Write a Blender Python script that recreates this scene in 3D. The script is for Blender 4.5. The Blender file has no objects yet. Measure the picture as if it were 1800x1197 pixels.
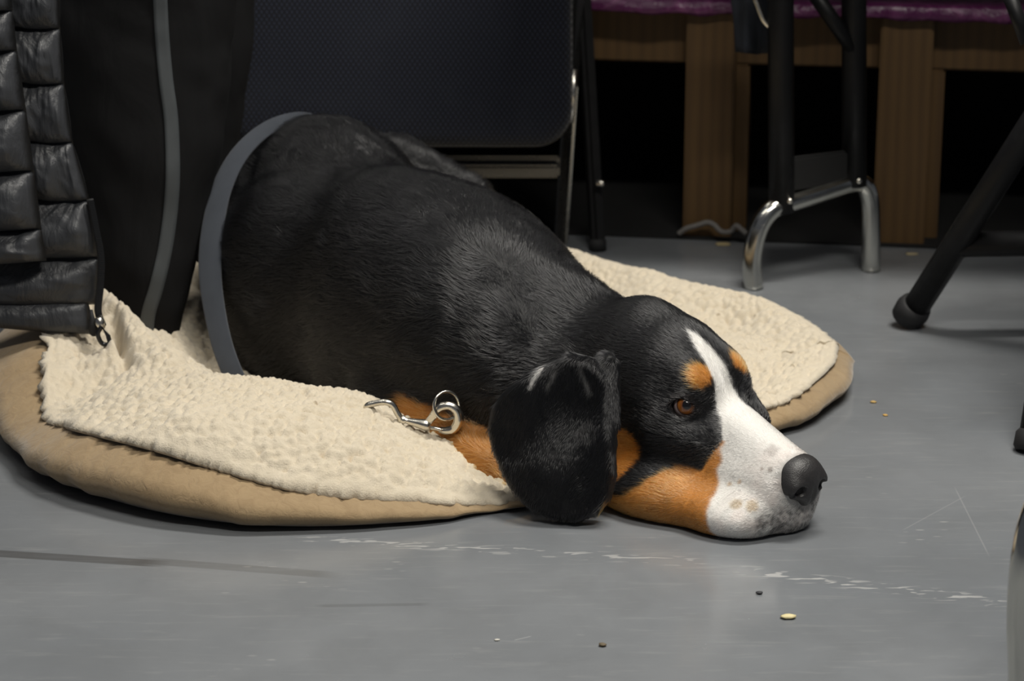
import bpy, bmesh, math, random
import numpy as np
from mathutils import Vector, Matrix

# ------------------------------------------------------------------ camera, light, exposure
scn = bpy.context.scene
COL = scn.collection
FPX, PITCH, CAMH = 4500.0, math.radians(17.0), 1.0
cam_d = bpy.data.cameras.new('camera'); cam = bpy.data.objects.new('camera', cam_d); COL.objects.link(cam)
cam.location = (0, 0, CAMH); cam.rotation_euler = (math.pi / 2 - PITCH, 0, 0)
cam_d.sensor_width = 36.0; cam_d.lens = FPX / 1800 * 36.0
cam_d.clip_start = 0.05; cam_d.clip_end = 60
cam_d.dof.use_dof = True; cam_d.dof.focus_distance = 2.72; cam_d.dof.aperture_fstop = 7.5
scn.camera = cam
scn.view_settings.view_transform = 'Standard'; scn.view_settings.look = 'None'
scn.view_settings.exposure = 0.18; scn.view_settings.gamma = 1.0; scn.view_settings.use_curve_mapping = False
world = bpy.data.worlds.new('room_ambience'); scn.world = world; world.use_nodes = True
wb = world.node_tree.nodes['Background']; wb.inputs[0].default_value = (0.80, 0.86, 1.0, 1); wb.inputs[1].default_value = 0.07

def area(name, loc, size, power, color=(1, 0.96, 0.88), aim=None):
    l = bpy.data.lights.new(name, 'AREA'); l.shape = 'RECTANGLE'; l.size, l.size_y = size; l.energy = power; l.color = color
    o = bpy.data.objects.new(name, l); COL.objects.link(o); o.location = loc
    if aim is not None:
        o.rotation_euler = (Vector(aim) - Vector(loc)).to_track_quat('-Z', 'Y').to_euler()
    return o
area('ceiling_tube_light', (0.85, 2.75, 2.9), (1.2, 0.30), 74)
area('ceiling_tube_light', (0.55, 0.9, 2.9), (1.2, 0.30), 54)
area('ceiling_tube_light', (-1.3, 2.2, 2.9), (1.2, 0.30), 9)
area('ceiling_tube_light', (-0.9, 4.9, 2.9), (1.2, 0.30), 12)

# ------------------------------------------------------------------ helpers
FWD = np.array([0, math.cos(PITCH), -math.sin(PITCH)]); UPV = np.array([0, math.sin(PITCH), math.cos(PITCH)])
def W(px, py, Y):                      # place seen at a pixel, at distance Y into the room
    d = FWD * FPX + np.array([1.0, 0, 0]) * (px - 900) + UPV * (598.5 - py)
    return np.array([0, 0, CAMH]) + d * (Y / d[1])
def G(px, py, z=0.0):                  # place seen at a pixel, at height z
    d = FWD * FPX + np.array([1.0, 0, 0]) * (px - 900) + UPV * (598.5 - py)
    return np.array([0, 0, CAMH]) + d * ((z - CAMH) / d[2])

def tag(o, label=None, cat=None, group=None, kind=None):
    if label: o['label'] = label
    if cat: o['category'] = cat
    if group: o['group'] = group
    if kind: o['kind'] = kind
    return o
def empty(name, loc=(0, 0, 0), rz=0.0):
    o = bpy.data.objects.new(name, None); COL.objects.link(o); o.location = loc; o.rotation_euler = (0, 0, rz); o.empty_display_size = 0.05
    return o
def link(name, me, mat, parent=None, smooth=True):
    if smooth:
        me.polygons.foreach_set('use_smooth', np.ones(len(me.polygons), bool))
    if mat is not None: me.materials.append(mat)
    o = bpy.data.objects.new(name, me); COL.objects.link(o)
    if parent is not None:
        o.parent = parent
        o.matrix_parent_inverse = Matrix.Translation(parent.location).inverted() if parent.rotation_euler.z == 0 else (Matrix.Translation(parent.location) @ Matrix.Rotation(parent.rotation_euler.z, 4, 'Z')).inverted()
    return o
def mesh(name, v, f, mat, parent=None, smooth=True):
    me = bpy.data.meshes.new(name); me.from_pydata([tuple(map(float, p)) for p in v], [], [tuple(map(int, q)) for q in f]); me.update()
    return link(name, me, mat, parent, smooth)
def from_bm(name, bm, mat, parent=None, smooth=False):
    me = bpy.data.meshes.new(name); bm.to_mesh(me); bm.free(); return link(name, me, mat, parent, smooth)
def box(name, c, size, mat, parent=None, rz=0.0, bevel=0.003, rot=None):
    bm = bmesh.new(); bmesh.ops.create_cube(bm, size=1.0)
    bmesh.ops.scale(bm, vec=size, verts=bm.verts)
    if bevel: bmesh.ops.bevel(bm, geom=bm.edges[:], offset=bevel, segments=2, affect='EDGES')
    M = Matrix.Translation(Vector(c)) @ (rot if rot is not None else Matrix.Rotation(rz, 4, 'Z'))
    bmesh.ops.transform(bm, matrix=M, verts=bm.verts)
    return from_bm(name, bm, mat, parent)
def smooth_path(pts, n=8):             # Catmull-Rom
    P = [np.array(p, float) for p in pts]; P = [2 * P[0] - P[1]] + P + [2 * P[-1] - P[-2]]; out = []
    for i in range(1, len(P) - 2):
        for k in range(n):
            t = k / n; a, b, c, d = P[i - 1], P[i], P[i + 1], P[i + 2]
            out.append(0.5 * (2 * b + (c - a) * t + (2 * a - 5 * b + 4 * c - d) * t * t + (3 * b - a - 3 * c + d) * t ** 3))
    out.append(P[-2]); return np.array(out)
def sweep_frames(path):
    T = np.gradient(path, axis=0); T /= np.linalg.norm(T, axis=1)[:, None] + 1e-12
    up = np.array([0, 0, 1.0]) if abs(T[0][2]) < 0.9 else np.array([0, 1.0, 0])
    N = []; n = up - T[0] * (up @ T[0]); n /= np.linalg.norm(n)
    for t in T:
        n = n - t * (n @ t); n /= np.linalg.norm(n); N.append(n)
    N = np.array(N); return T, N, np.cross(T, N)
def tube_geo(path, r, seg=16, closed=False):
    path = np.array(path, float); r = np.broadcast_to(np.array(r, float), (len(path),))
    T, N, B = sweep_frames(path); a = np.linspace(0, 2 * math.pi, seg, endpoint=False)
    v = (path[:, None] + r[:, None, None] * (np.cos(a)[None, :, None] * N[:, None] + np.sin(a)[None, :, None] * B[:, None])).reshape(-1, 3)
    f = []; n = len(path)
    for i in range(n if closed else n - 1):
        for k in range(seg):
            j = (i + 1) % n
            f.append((i * seg + k, i * seg + (k + 1) % seg, j * seg + (k + 1) % seg, j * seg + k))
    if not closed:
        f.append(tuple(range(seg))[::-1]); f.append(tuple(range((n - 1) * seg, n * seg)))
    return v, f
def tube(name, path, r, mat, parent=None, seg=16, closed=False):
    v, f = tube_geo(path, r, seg, closed); return mesh(name, v, f, mat, parent)

# ---- value noise in numpy
def hash3(i, j, k, s=0):
    n = (i.astype(np.int64) * 73856093) ^ (j.astype(np.int64) * 19349663) ^ (k.astype(np.int64) * 83492791) ^ (s * 2654435761)
    n = (n ^ (n >> 13)) * 1274126177 & 0x7fffffff
    n = (n ^ (n >> 16)) & 0xffffff
    return n / float(0xffffff)
def vnoise(p, s=0):
    i = np.floor(p).astype(np.int64); f = p - i; f = f * f * (3 - 2 * f); r = 0
    for a in (0, 1):
        for b in (0, 1):
            for c in (0, 1):
                w = (f[:, 0] if a else 1 - f[:, 0]) * (f[:, 1] if b else 1 - f[:, 1]) * (f[:, 2] if c else 1 - f[:, 2])
                r = r + w * hash3(i[:, 0] + a, i[:, 1] + b, i[:, 2] + c, s)
    return r * 2 - 1
def worley(p, s=0):                    # 2-D, distance to nearest and second nearest jittered point
    i = np.floor(p).astype(np.int64); best = np.full(len(p), 9.0); sec = best.copy()
    for a in (-1, 0, 1):
        for b in (-1, 0, 1):
            ci, cj = i[:, 0] + a, i[:, 1] + b; z = np.zeros_like(ci)
            qx = ci + hash3(ci, cj, z, s + 1); qy = cj + hash3(ci, cj, z, s + 2)
            d = np.hypot(p[:, 0] - qx, p[:, 1] - qy)
            sec = np.minimum(sec, np.maximum(d, best)); best = np.minimum(best, d)
    return best, sec

# ------------------------------------------------------------------ materials
class NT:
    def __init__(s, name):
        s.m = bpy.data.materials.new(name); s.m.use_nodes = True; s.t = s.m.node_tree; s.n = s.t.nodes; s.l = s.t.links
        s.b = s.n['Principled BSDF']; s.out = s.n['Material Output']
    def new(s, kind, **kw):
        x = s.n.new(kind)
        for k, v in kw.items():
            if k in x.inputs: x.inputs[k].default_value = v
            else: setattr(x, k, v)
        return x
    def lk(s, a, b): s.l.new(a, b)
    def coords(s, scale=(1, 1, 1), out='Object', rot=(0, 0, 0)):
        t = s.new('ShaderNodeTexCoord'); m = s.new('ShaderNodeMapping'); m.inputs['Scale'].default_value = scale; m.inputs['Rotation'].default_value = rot
        s.lk(t.outputs[out], m.inputs['Vector']); return m.outputs[0]
    def noise(s, vec, scale, detail=4, rough=0.55, dist=0.0):
        x = s.new('ShaderNodeTexNoise'); x.inputs['Scale'].default_value = scale; x.inputs['Detail'].default_value = detail
        x.inputs['Roughness'].default_value = rough; x.inputs['Distortion'].default_value = dist
        if vec is not None: s.lk(vec, x.inputs['Vector'])
        return x.outputs['Fac']
    def ramp(s, fac, stops):
        r = s.new('ShaderNodeValToRGB'); e = r.color_ramp.elements
        while len(e) < len(stops): e.new(0.5)
        for q, (p, c) in zip(e, stops):
            q.position = p; q.color = (c, c, c, 1) if not hasattr(c, '__len__') else (*c, 1)
        s.lk(fac, r.inputs[0]); return r.outputs[0]
    def mix(s, fac, a, b, mode='MIX'):
        x = s.new('ShaderNodeMix', data_type='RGBA', blend_type=mode)
        for sock, val in ((x.inputs[0], fac), (x.inputs[6], a), (x.inputs[7], b)):
            if hasattr(val, 'is_linked'): s.lk(val, sock)
            elif hasattr(val, '__len__'): sock.default_value = (*val, 1)
            else: sock.default_value = val
        return x.outputs[2]
    def math(s, op, a, b=0.0, clamp=False):
        x = s.new('ShaderNodeMath', operation=op, use_clamp=clamp)
        for sock, val in ((x.inputs[0], a), (x.inputs[1], b)):
            if hasattr(val, 'is_linked'): s.lk(val, sock)
            else: sock.default_value = val
        return x.outputs[0]
    def bump(s, h, strength=0.3, dist=0.002):
        b = s.new('ShaderNodeBump'); b.inputs['Strength'].default_value = strength; b.inputs['Distance'].default_value = dist
        s.lk(h, b.inputs['Height']); s.lk(b.outputs[0], s.b.inputs['Normal']); return b
    def set(s, color=None, rough=None, metal=None, spec=None, sheen=None, coat=None):
        def put(nm, v):
            if v is None: return
            k = s.b.inputs[nm]
            if hasattr(v, 'is_linked'): s.lk(v, k)
            elif hasattr(v, '__len__'): k.default_value = (*v, 1)
            else: k.default_value = v
        put('Base Color', color); put('Roughness', rough); put('Metallic', metal); put('Specular IOR Level', spec); put('Sheen Weight', sheen); put('Coat Weight', coat)
        return s.m

def m_plain(name, c, rough=0.5, metal=0.0, vary=0.15, scale=30.0, bump=0.0, spec=0.5, sheen=None):
    t = NT(name); co = t.coords(); n = t.noise(co, scale, 5)
    col = t.mix(n, tuple(x * (1 - vary) for x in c), tuple(min(1, x * (1 + vary)) for x in c))
    if bump: t.bump(n, bump, 0.001)
    return t.set(col, t.ramp(n, [(0.3, max(0.02, rough - 0.06)), (0.7, min(1, rough + 0.06))]), metal, spec, sheen)

M = {}
M['black_metal'] = m_plain('black_metal', (0.005, 0.005, 0.0055), 0.5, 0.0, 0.2, 60, 0.05, 0.25)
M['black_gloss'] = m_plain('black_gloss', (0.010, 0.010, 0.011), 0.22, 0.0, 0.2, 40)
M['rubber'] = m_plain('rubber', (0.010, 0.010, 0.011), 0.75, 0.0, 0.3, 80, 0.2)
M['chrome'] = m_plain('chrome', (0.62, 0.61, 0.56), 0.16, 1.0, 0.1, 25)
M['nickel'] = m_plain('nickel', (0.66, 0.63, 0.56), 0.24, 1.0, 0.1, 90)
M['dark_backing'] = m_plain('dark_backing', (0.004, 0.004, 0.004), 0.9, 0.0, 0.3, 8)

def m_floor():
    t = NT('grey_painted_concrete'); co = t.coords()
    big = t.noise(co, 1.6, 5, 0.6); mid = t.noise(co, 9, 6, 0.6, 0.4)
    st = t.noise(t.coords((3.0, 26, 1), rot=(0, 0, 0.35)), 4, 5, 0.65, 0.3)
    base = t.mix(t.ramp(big, [(0.3, 0.0), (0.7, 1.0)]), (0.150, 0.161, 0.175), (0.203, 0.213, 0.224))
    base = t.mix(t.ramp(mid, [(0.42, 0.0), (0.75, 0.35)]), base, (0.115, 0.120, 0.126))
    base = t.mix(t.ramp(st, [(0.55, 0.0), (0.80, 0.35)]), base, (0.30, 0.305, 0.305))
    # pale chips scattered in bands
    vo = t.new('ShaderNodeTexVoronoi'); vo.inputs['Scale'].default_value = 60; t.lk(t.coords((0.55, 1.5, 1)), vo.inputs['Vector'])
    fleck = t.ramp(vo.outputs['Distance'], [(0.10, 1.0), (0.20, 0.0)])
    vo2 = t.new('ShaderNodeTexVoronoi'); vo2.inputs['Scale'].default_value = 9; t.lk(co, vo2.inputs['Vector'])
    keep = t.ramp(t.noise(co, 5.5, 3), [(0.60, 0.0), (0.68, 1.0)])
    base = t.mix(t.math('MULTIPLY', t.math('MULTIPLY', fleck, keep), 0.35), base, (0.42, 0.42, 0.41))
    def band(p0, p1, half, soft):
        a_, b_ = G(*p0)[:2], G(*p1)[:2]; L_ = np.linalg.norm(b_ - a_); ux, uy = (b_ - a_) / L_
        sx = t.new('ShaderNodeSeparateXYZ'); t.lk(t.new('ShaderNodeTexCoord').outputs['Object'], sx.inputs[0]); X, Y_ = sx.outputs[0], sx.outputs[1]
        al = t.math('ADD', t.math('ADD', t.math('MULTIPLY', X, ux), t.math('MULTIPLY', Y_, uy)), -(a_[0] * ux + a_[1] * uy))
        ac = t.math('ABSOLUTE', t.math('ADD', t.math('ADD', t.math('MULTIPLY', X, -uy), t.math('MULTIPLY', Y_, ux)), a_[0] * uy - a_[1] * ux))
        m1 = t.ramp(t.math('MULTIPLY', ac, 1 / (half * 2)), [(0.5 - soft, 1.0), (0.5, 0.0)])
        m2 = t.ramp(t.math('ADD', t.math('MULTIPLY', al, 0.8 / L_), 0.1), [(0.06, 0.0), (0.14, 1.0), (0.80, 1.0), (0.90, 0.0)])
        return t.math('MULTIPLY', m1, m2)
    chip = t.ramp(t.noise(t.coords((13, 52, 1), rot=(0, 0, 0.1)), 3.0, 2, 0.4, 0.5), [(0.56, 0.0), (0.61, 1.0)])
    for p0, p1, hf_w, k in (((520, 945), (1290, 992), 0.016, 0.55), ((1300, 1002), (1790, 1062), 0.018, 0.65)):
        base = t.mix(t.math('MULTIPLY', t.math('MULTIPLY', band(p0, p1, hf_w, 0.4), chip), k), base, (0.46, 0.46, 0.45))
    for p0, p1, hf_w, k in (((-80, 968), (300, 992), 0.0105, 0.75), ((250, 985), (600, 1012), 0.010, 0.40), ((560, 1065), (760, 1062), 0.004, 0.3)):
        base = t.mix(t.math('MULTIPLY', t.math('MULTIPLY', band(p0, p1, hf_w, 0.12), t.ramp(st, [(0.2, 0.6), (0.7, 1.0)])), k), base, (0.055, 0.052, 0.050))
    for p0, p1, k in (((1680, 860), (1740, 980), 0.14), ((1590, 930), (1700, 870), 0.12), ((905, 1125), (935, 1118), 0.3)):
        base = t.mix(t.math('MULTIPLY', band(p0, p1, 0.0012, 0.3), k), base, (0.5, 0.5, 0.5))
    rough = t.ramp(t.noise(co, 14, 5, 0.65), [(0.25, 0.13), (0.75, 0.29)])
    t.bump(t.noise(co, 130, 4, 0.6), 0.06, 0.001)
    return t.set(base, rough, 0.0, 0.45)
M['floor'] = m_floor()

def m_wood():
    t = NT('raw_pine'); co = t.coords((14, 14, 1.2)); n = t.noise(co, 4, 6, 0.6, 1.2)
    w = t.new('ShaderNodeTexWave'); w.inputs['Scale'].default_value = 1.3; w.inputs['Distortion'].default_value = 5; w.inputs['Detail'].default_value = 3; t.lk(co, w.inputs['Vector'])
    c = t.mix(t.math('MULTIPLY', w.outputs['Fac'], n), (0.098, 0.052, 0.014), (0.060, 0.029, 0.007))
    t.bump(n, 0.15, 0.001)
    return t.set(c, 0.6)
M['wood'] = m_wood()

def m_fleece():
    t = NT('cream_sherpa_fleece'); co = t.coords(); n = t.noise(co, 45, 6, 0.65); f = t.noise(co, 420, 4, 0.7); big = t.noise(co, 3.2, 3)
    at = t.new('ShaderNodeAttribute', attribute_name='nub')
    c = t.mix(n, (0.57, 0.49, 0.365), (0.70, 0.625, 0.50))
    c = t.mix(t.ramp(at.outputs['Fac'], [(0.0, 0.75), (0.55, 0.0)]), c, (0.40, 0.31, 0.20))  # crevice shade between the nubs, put into the colour
    c = t.mix(t.ramp(big, [(0.45, 0.0), (0.75, 0.35)]), c, (0.58, 0.52, 0.42))
    dirt = t.ramp(t.noise(co, 60, 3, 0.5), [(0.71, 0.0), (0.76, 0.6)])
    c = t.mix(dirt, c, (0.26, 0.19, 0.11))
    t.bump(f, 0.55, 0.003)
    return t.set(c, 0.95, 0.0, 0.1, 0.3)
M['fleece'] = m_fleece()
def m_suede():
    t = NT('tan_suede'); co = t.coords(); n = t.noise(co, 16, 6, 0.65, 0.6); w = t.noise(t.coords((26, 26, 7), rot=(0.3, 0.8, 0.2)), 3, 5, 0.6, 0.8); f = t.noise(co, 300, 3)
    c = t.mix(n, (0.265, 0.185, 0.100), (0.37, 0.27, 0.155))
    c = t.mix(t.ramp(w, [(0.45, 0.0), (0.62, 0.30)]), c, (0.21, 0.14, 0.075))
    t.bump(t.math('ADD', t.math('MULTIPLY', w, 1.2), t.math('MULTIPLY', f, 0.15)), 0.35, 0.004)
    return t.set(c, 0.9, 0.0, 0.15, 0.35)
M['suede'] = m_suede()

# ------------------------------------------------------------------ the room
def plane(name, x0, x1, y0, y1, z, mat, flip=False):
    f = (0, 1, 2, 3); return mesh(name, [(x0, y0, z), (x1, y0, z), (x1, y1, z), (x0, y1, z)], [f[::-1] if flip else f], mat, None, False)
tag(plane('floor', -4, 4, -1.5, 7, 0.0, M['floor']), 'grey painted concrete floor with scuffs', kind='structure')

# ------------------------------------------------------------------ dog
HP = np.array([0.2274, 2.6543, 0.117]); HS = 0.01089
def rotm(yaw, pitch, roll):
    return np.array(Matrix.Rotation(yaw, 3, 'Z') @ Matrix.Rotation(pitch, 3, 'Y') @ Matrix.Rotation(roll, 3, 'X'))
HR = rotm(math.radians(-49.3), math.radians(1.8), math.radians(3.0))
def HW(p): return (np.array(p, float) * HS) @ HR.T + HP           # head centimetres -> room
def HL(p): return ((p - HP) @ HR) / HS                            # room -> head centimetres

def smin(a, b, k):
    h = np.clip(0.5 + 0.5 * (b - a) / k, 0, 1); return b + (a - b) * h - k * h * (1 - h)
def smax(a, b, k): return -smin(-a, -b, k)
def ell(p, c, r, R=None):
    q = p - np.array(c, float)
    if R is not None: q = q @ R
    r = np.array(r, float); k0 = np.linalg.norm(q / r, axis=1); k1 = np.linalg.norm(q / (r * r), axis=1) + 1e-9
    return k0 * (k0 - 1.0) / k1
def rcone(p, a, b, ra, rb):
    a = np.array(a, float); b = np.array(b, float); ab = b - a; h = np.clip(((p - a) @ ab) / (ab @ ab), 0, 1)
    return np.linalg.norm(p - a - h[:, None] * ab, axis=1) - (ra + (rb - ra) * h)
def poly2d(p, V):                      # signed distance to polygon
    V = np.array(V, float); n = len(V); d = np.full(len(p), 1e9); s = np.ones(len(p))
    for i in range(n):
        a, b = V[i], V[i - 1]; e = b - a; w = p - a
        t = np.clip((w @ e) / (e @ e), 0, 1); q = w - t[:, None] * e; d = np.minimum(d, (q * q).sum(1))
        c1 = p[:, 1] >= a[1]; c2 = p[:, 1] < b[1]; c3 = e[0] * w[:, 1] > e[1] * w[:, 0]
        fl = (c1 & c2 & c3) | (~c1 & ~c2 & ~c3); s = np.where(fl, -s, s)
    return s * np.sqrt(d)

EYE_C = np.array([-0.95, 3.75, 0.55]); EYE_R = 1.32
EYE_DIR = np.array([0.50, 0.86, 0.10]); EYE_DIR /= np.linalg.norm(EYE_DIR)

def head_sdf(w):                       # distance in metres, head built in centimetres
    q = HL(w); m = q * np.array([1, -1, 1]); a = np.stack([q[:, 0], np.abs(q[:, 1]) * np.where(q[:, 1] > 0, 1.10, 1.0), q[:, 2]], 1)   # a: mirrored to +y
    d = smin(ell(a, (-7.3, 0, 0.8), (7.6, 6.3, 6.6)), ell(a, (-11.0, 0, 2.0), (5.0, 5.0, 6.2)), 1.5)
    d = smin(d, ell(a, (-1.9, 2.35, 2.4), (2.9, 2.2, 2.1)), 1.8)             # brow
    d = smin(d, rcone(a, (-2.0, 0, -2.2), (9.2, 0, -4.8), 3.9, 2.8), 2.2)  # muzzle top
    d = smin(d, rcone(a, (1.5, 2.4, -6.0), (8.9, 1.6, -6.4), 3.4, 2.8), 1.6)  # flews
    d = smin(d, ell(a, (3.2, 3.4, -8.35), (6.0, 2.9, 2.4)), 1.6)            # lips resting on the floor
    d = smin(d, ell(m, (4.0, 5.5, -8.45), (6.3, 3.3, 2.3)), 1.6)            # near lip spreads wider
    d = smin(d, ell(a, (-5.0, 4.0, -3.4), (6.2, 3.6, 5.2)), 2.4)            # cheek
    d = smin(d, ell(a, (-3.4, 6.0, -8.2), (6.8, 3.6, 2.7)), 2.2)            # jowl
    d = smin(d, ell(m, (-4.0, 7.1, -8.3), (6.6, 3.9, 2.6)), 1.8)
    d = smin(d, ell(a, (-0.6, 4.1, -2.4), (3.4, 1.7, 1.6)), 1.6)            # cheekbone
    d = smin(d, ell(m, (7.7, 3.4, -8.3), (3.3, 3.0, 2.3)), 1.4)
    d = smin(d, rcone(a, (-8, 0, -8.0), (9.2, 0, -9.0), 2.6, 1.6), 1.5)     # lower jaw
    d = smin(d, ell(a, (9.7, 0.3, -8.6), (1.9, 2.2, 2.0)), 1.8)               # chin
    d = smin(d, ell(a, (10.4, 0, -4.8), (2.0, 2.3, 2.1)), 1.0)              # nose seat
    # eyelids and opening
    dl = ell(a, EYE_C, (1.75, 1.75, 1.55)); d = smin(d, dl, 0.9)
    e = a - EYE_C; t = e @ EYE_DIR
    s1 = np.cross(EYE_DIR, [0, 0, 1.0]); s1 /= np.linalg.norm(s1); s2 = np.cross(s1, EYE_DIR)
    u = e @ s1; v = e @ s2 + 0.10 * u
    op = (np.sqrt((u / 1.25) ** 2 + (v / 0.92) ** 2 + 1e-9) - 1) * 0.88
    op = np.maximum(op, 0.2 - t)
    d = smax(d, -op, 0.18)
    # mouth line
    return d * HS

# right ear flap: outline in its own plane
EAR_N = np.array([-0.30, -0.90, 0.32]); EAR_N /= np.linalg.norm(EAR_N)
EAR_O = W(985, 760, 2.615)
EAR_U = np.cross([0, 0, 1.0], EAR_N); EAR_U /= np.linalg.norm(EAR_U); EAR_U = -EAR_U if EAR_U[0] < 0 else EAR_U
EAR_V = np.cross(EAR_N, EAR_U); EAR_V = -EAR_V if EAR_V[2] < 0 else EAR_V
def ear_uv(px, py):
    d = W(px, py, 2.0) - np.array([0, 0, CAMH]); c = np.array([0, 0, CAMH]); t = ((EAR_O - c) @ EAR_N) / (d @ EAR_N)
    q = c + d * t - EAR_O; return (q @ EAR_U, q @ EAR_V)
EAR_PX = [(1006, 622), (985, 632), (940, 655), (900, 682), (868, 715), (856, 755), (862, 790), (882, 832), (905, 868), (935, 898), (975, 912), (1015, 914), (1045, 902), (1066, 872), (1078, 830), (1081, 770), (1080, 710), (1074, 660), (1050, 632)]
EAR_POLY = [ear_uv(*p) for p in EAR_PX]
EAR_ROLL = [EAR_O + EAR_U * u + EAR_V * v + EAR_N * k for (u, v), k in ((ear_uv(1064, 640), -0.004), (ear_uv(1078, 745), -0.002))]
def ear_sdf(w):
    q = w - EAR_O; u, v, n = q @ EAR_U, q @ EAR_V, q @ EAR_N
    n = n + 0.9 * u * u + 0.8 * v * v + 0.0035 * np.sin(u * 60 + v * 20) + 0.004 * np.sin(v * 55 - u * 30 + 0.6)      # gently domed
    r = 0.008; d2 = poly2d(np.stack([u, v], 1), EAR_POLY) + r
    th = 0.004 + 0.010 * np.clip((v + 0.02) / 0.1, 0, 1)
    wx = np.maximum(d2, 0); wy = np.maximum(np.abs(n) - th, 0)
    d = np.minimum(np.maximum(d2, np.abs(n) - th), 0) + np.hypot(wx, wy) - r
    return smin(d, rcone(w, EAR_ROLL[0], EAR_ROLL[1], 0.013, 0.006), 0.006)

def dirR(yaw, pitch=0.0, roll=0.0): return rotm(math.radians(yaw), math.radians(pitch), math.radians(roll))
BODY_AX = W(545, 400, 3.32) - W(900, 560, 2.88); BODY_AX[2] = 0; BODY_AX /= np.linalg.norm(BODY_AX)
BYAW = math.degrees(math.atan2(BODY_AX[1], BODY_AX[0]))
def body_sdf(w):
    d = ell(w, W(715, 515, 3.03), (0.265, 0.135, 0.152), dirR(BYAW, 3))            # ribcage
    d = smin(d, ell(w, W(572, 432, 3.27), (0.165, 0.142, 0.172), dirR(BYAW)), 0.07)      # loin and rump
    d = smin(d, ell(w, W(520, 520, 3.12), (0.140, 0.095, 0.150), dirR(BYAW + 8)), 0.03)  # near thigh
    d = smin(d, ell(w, W(840, 590, 2.88), (0.120, 0.110, 0.125), dirR(BYAW + 10)), 0.04)  # shoulder
    d = smin(d, ell(w, W(850, 520, 2.99), (0.14, 0.095, 0.105), dirR(BYAW)), 0.06)     # withers
    d = smin(d, rcone(w, W(905, 580, 2.90), HW((-12.5, 0.0, -1.0)), 0.086, 0.078), 0.05)   # neck
    d = smin(d, rcone(w, W(890, 650, 2.82), HW((-10.5, -1, -5.5)), 0.085, 0.055), 0.03)  # throat
    d = smin(d, ell(w, W(962, 552, 2.85), (0.075, 0.055, 0.05), dirR(-40)), 0.03)     # neck roll
    d = smin(d, ell(w, W(872, 640, 2.80), (0.070, 0.055, 0.085), dirR(BYAW + 5)), 0.012)  # loose skin of the chest
    d = smin(d, ell(w, W(700, 640, 2.93), (0.15, 0.07, 0.10), dirR(BYAW + 5)), 0.05)  # belly and elbow
    d = smin(d, rcone(w, W(690, 700, 2.86), W(905, 855, 2.70), 0.045, 0.032), 0.02)   # fore leg
    d = smin(d, ell(w, W(940, 885, 2.675), (0.05, 0.032, 0.024), dirR(-35)), 0.015)   # paw under the ear
    d = smin(d, rcone(w, W(690, 312, 3.42), W(820, 352, 3.40), 0.060, 0.036), 0.018)  # far thigh and knee
    return d
def dog_sdf(w, head=True):
    d = body_sdf(w)
    q = w - HP; near = (np.abs(q) < np.array([0.33, 0.36, 0.24])).all(1)
    if near.any():
        wn = w[near]; dn = smin(d[near], head_sdf(wn), 0.034); dn = smin(dn, ear_sdf(wn), 0.006); d = d.copy(); d[near] = dn
    return np.maximum(d, 0.0015 - w[:, 2])

def surface_nets(fn, lo, hi, h):
    lo = np.array(lo); n = np.ceil((np.array(hi) - lo) / h).astype(int) + 1; n += (-n) % 4
    cs = n // 4 + 1; g = np.stack(np.meshgrid(*[np.arange(c) for c in cs], indexing='ij'), -1).reshape(-1, 3)
    dc = fn(lo + g * 4 * h).reshape(cs); act = np.abs(dc) < 4 * h * 2.6
    D = np.full(n, 1.0, np.float32); D[:] = np.repeat(np.repeat(np.repeat(np.where(dc < 0, -1, 1), 4, 0), 4, 1), 4, 2)[:n[0], :n[1], :n[2]]
    am = np.repeat(np.repeat(np.repeat(act, 4, 0), 4, 1), 4, 2)[:n[0], :n[1], :n[2]]
    am |= np.roll(am, 3, 0) | np.roll(am, -3, 0); am |= np.roll(am, 3, 1) | np.roll(am, -3, 1); am |= np.roll(am, 3, 2) | np.roll(am, -3, 2)
    idx = np.argwhere(am); D[am] = fn(lo + idx * h)
    S = D < 0
    m = n - 1; cnt = np.zeros(m, np.int8)
    for a in (0, 1):
        for b in (0, 1):
            for c in (0, 1): cnt += S[a:a + m[0], b:b + m[1], c:c + m[2]]
    cell = (cnt > 0) & (cnt < 8); ci = np.argwhere(cell); vid = np.full(m, -1, np.int64); vid[cell] = np.arange(len(ci))
    acc = np.zeros((len(ci), 3)); num = np.zeros(len(ci))
    cor = [(a, b, c) for a in (0, 1) for b in (0, 1) for c in (0, 1)]
    val = {k: D[ci[:, 0] + k[0], ci[:, 1] + k[1], ci[:, 2] + k[2]] for k in cor}
    for k in cor:
        for ax in range(3):
            if k[ax] == 0:
                k2 = list(k); k2[ax] = 1; a, b = val[k], val[tuple(k2)]; cr = (a < 0) != (b < 0)
                t = np.where(cr, a / (a - b + 1e-12), 0); p = np.array(k, float)[None].repeat(len(ci), 0); p[:, ax] += t
                acc += p * cr[:, None]; num += cr
    V = lo + (ci + acc / num[:, None]) * h
    F = []
    for ax in range(3):
        o = [0, 0, 0]; o[ax] = 1; A = S[:m[0], :m[1], :m[2]]; B = S[o[0]:o[0] + m[0], o[1]:o[1] + m[1], o[2]:o[2] + m[2]]
        e = np.argwhere(A != B); b1, b2 = [(1, 2), (2, 0), (0, 1)][ax]; e = e[(e[:, b1] > 0) & (e[:, b2] > 0)]
        s = A[e[:, 0], e[:, 1], e[:, 2]]
        def sh(x, y):
            k = e.copy(); k[:, b1] -= x; k[:, b2] -= y; return vid[k[:, 0], k[:, 1], k[:, 2]]
        q = np.stack([sh(0, 0), sh(1, 0), sh(1, 1), sh(0, 1)], 1); q[~s] = q[~s][:, ::-1]; F.append(q)
    F = np.concatenate(F); F = F[(F >= 0).all(1)]
    return V, F
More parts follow.
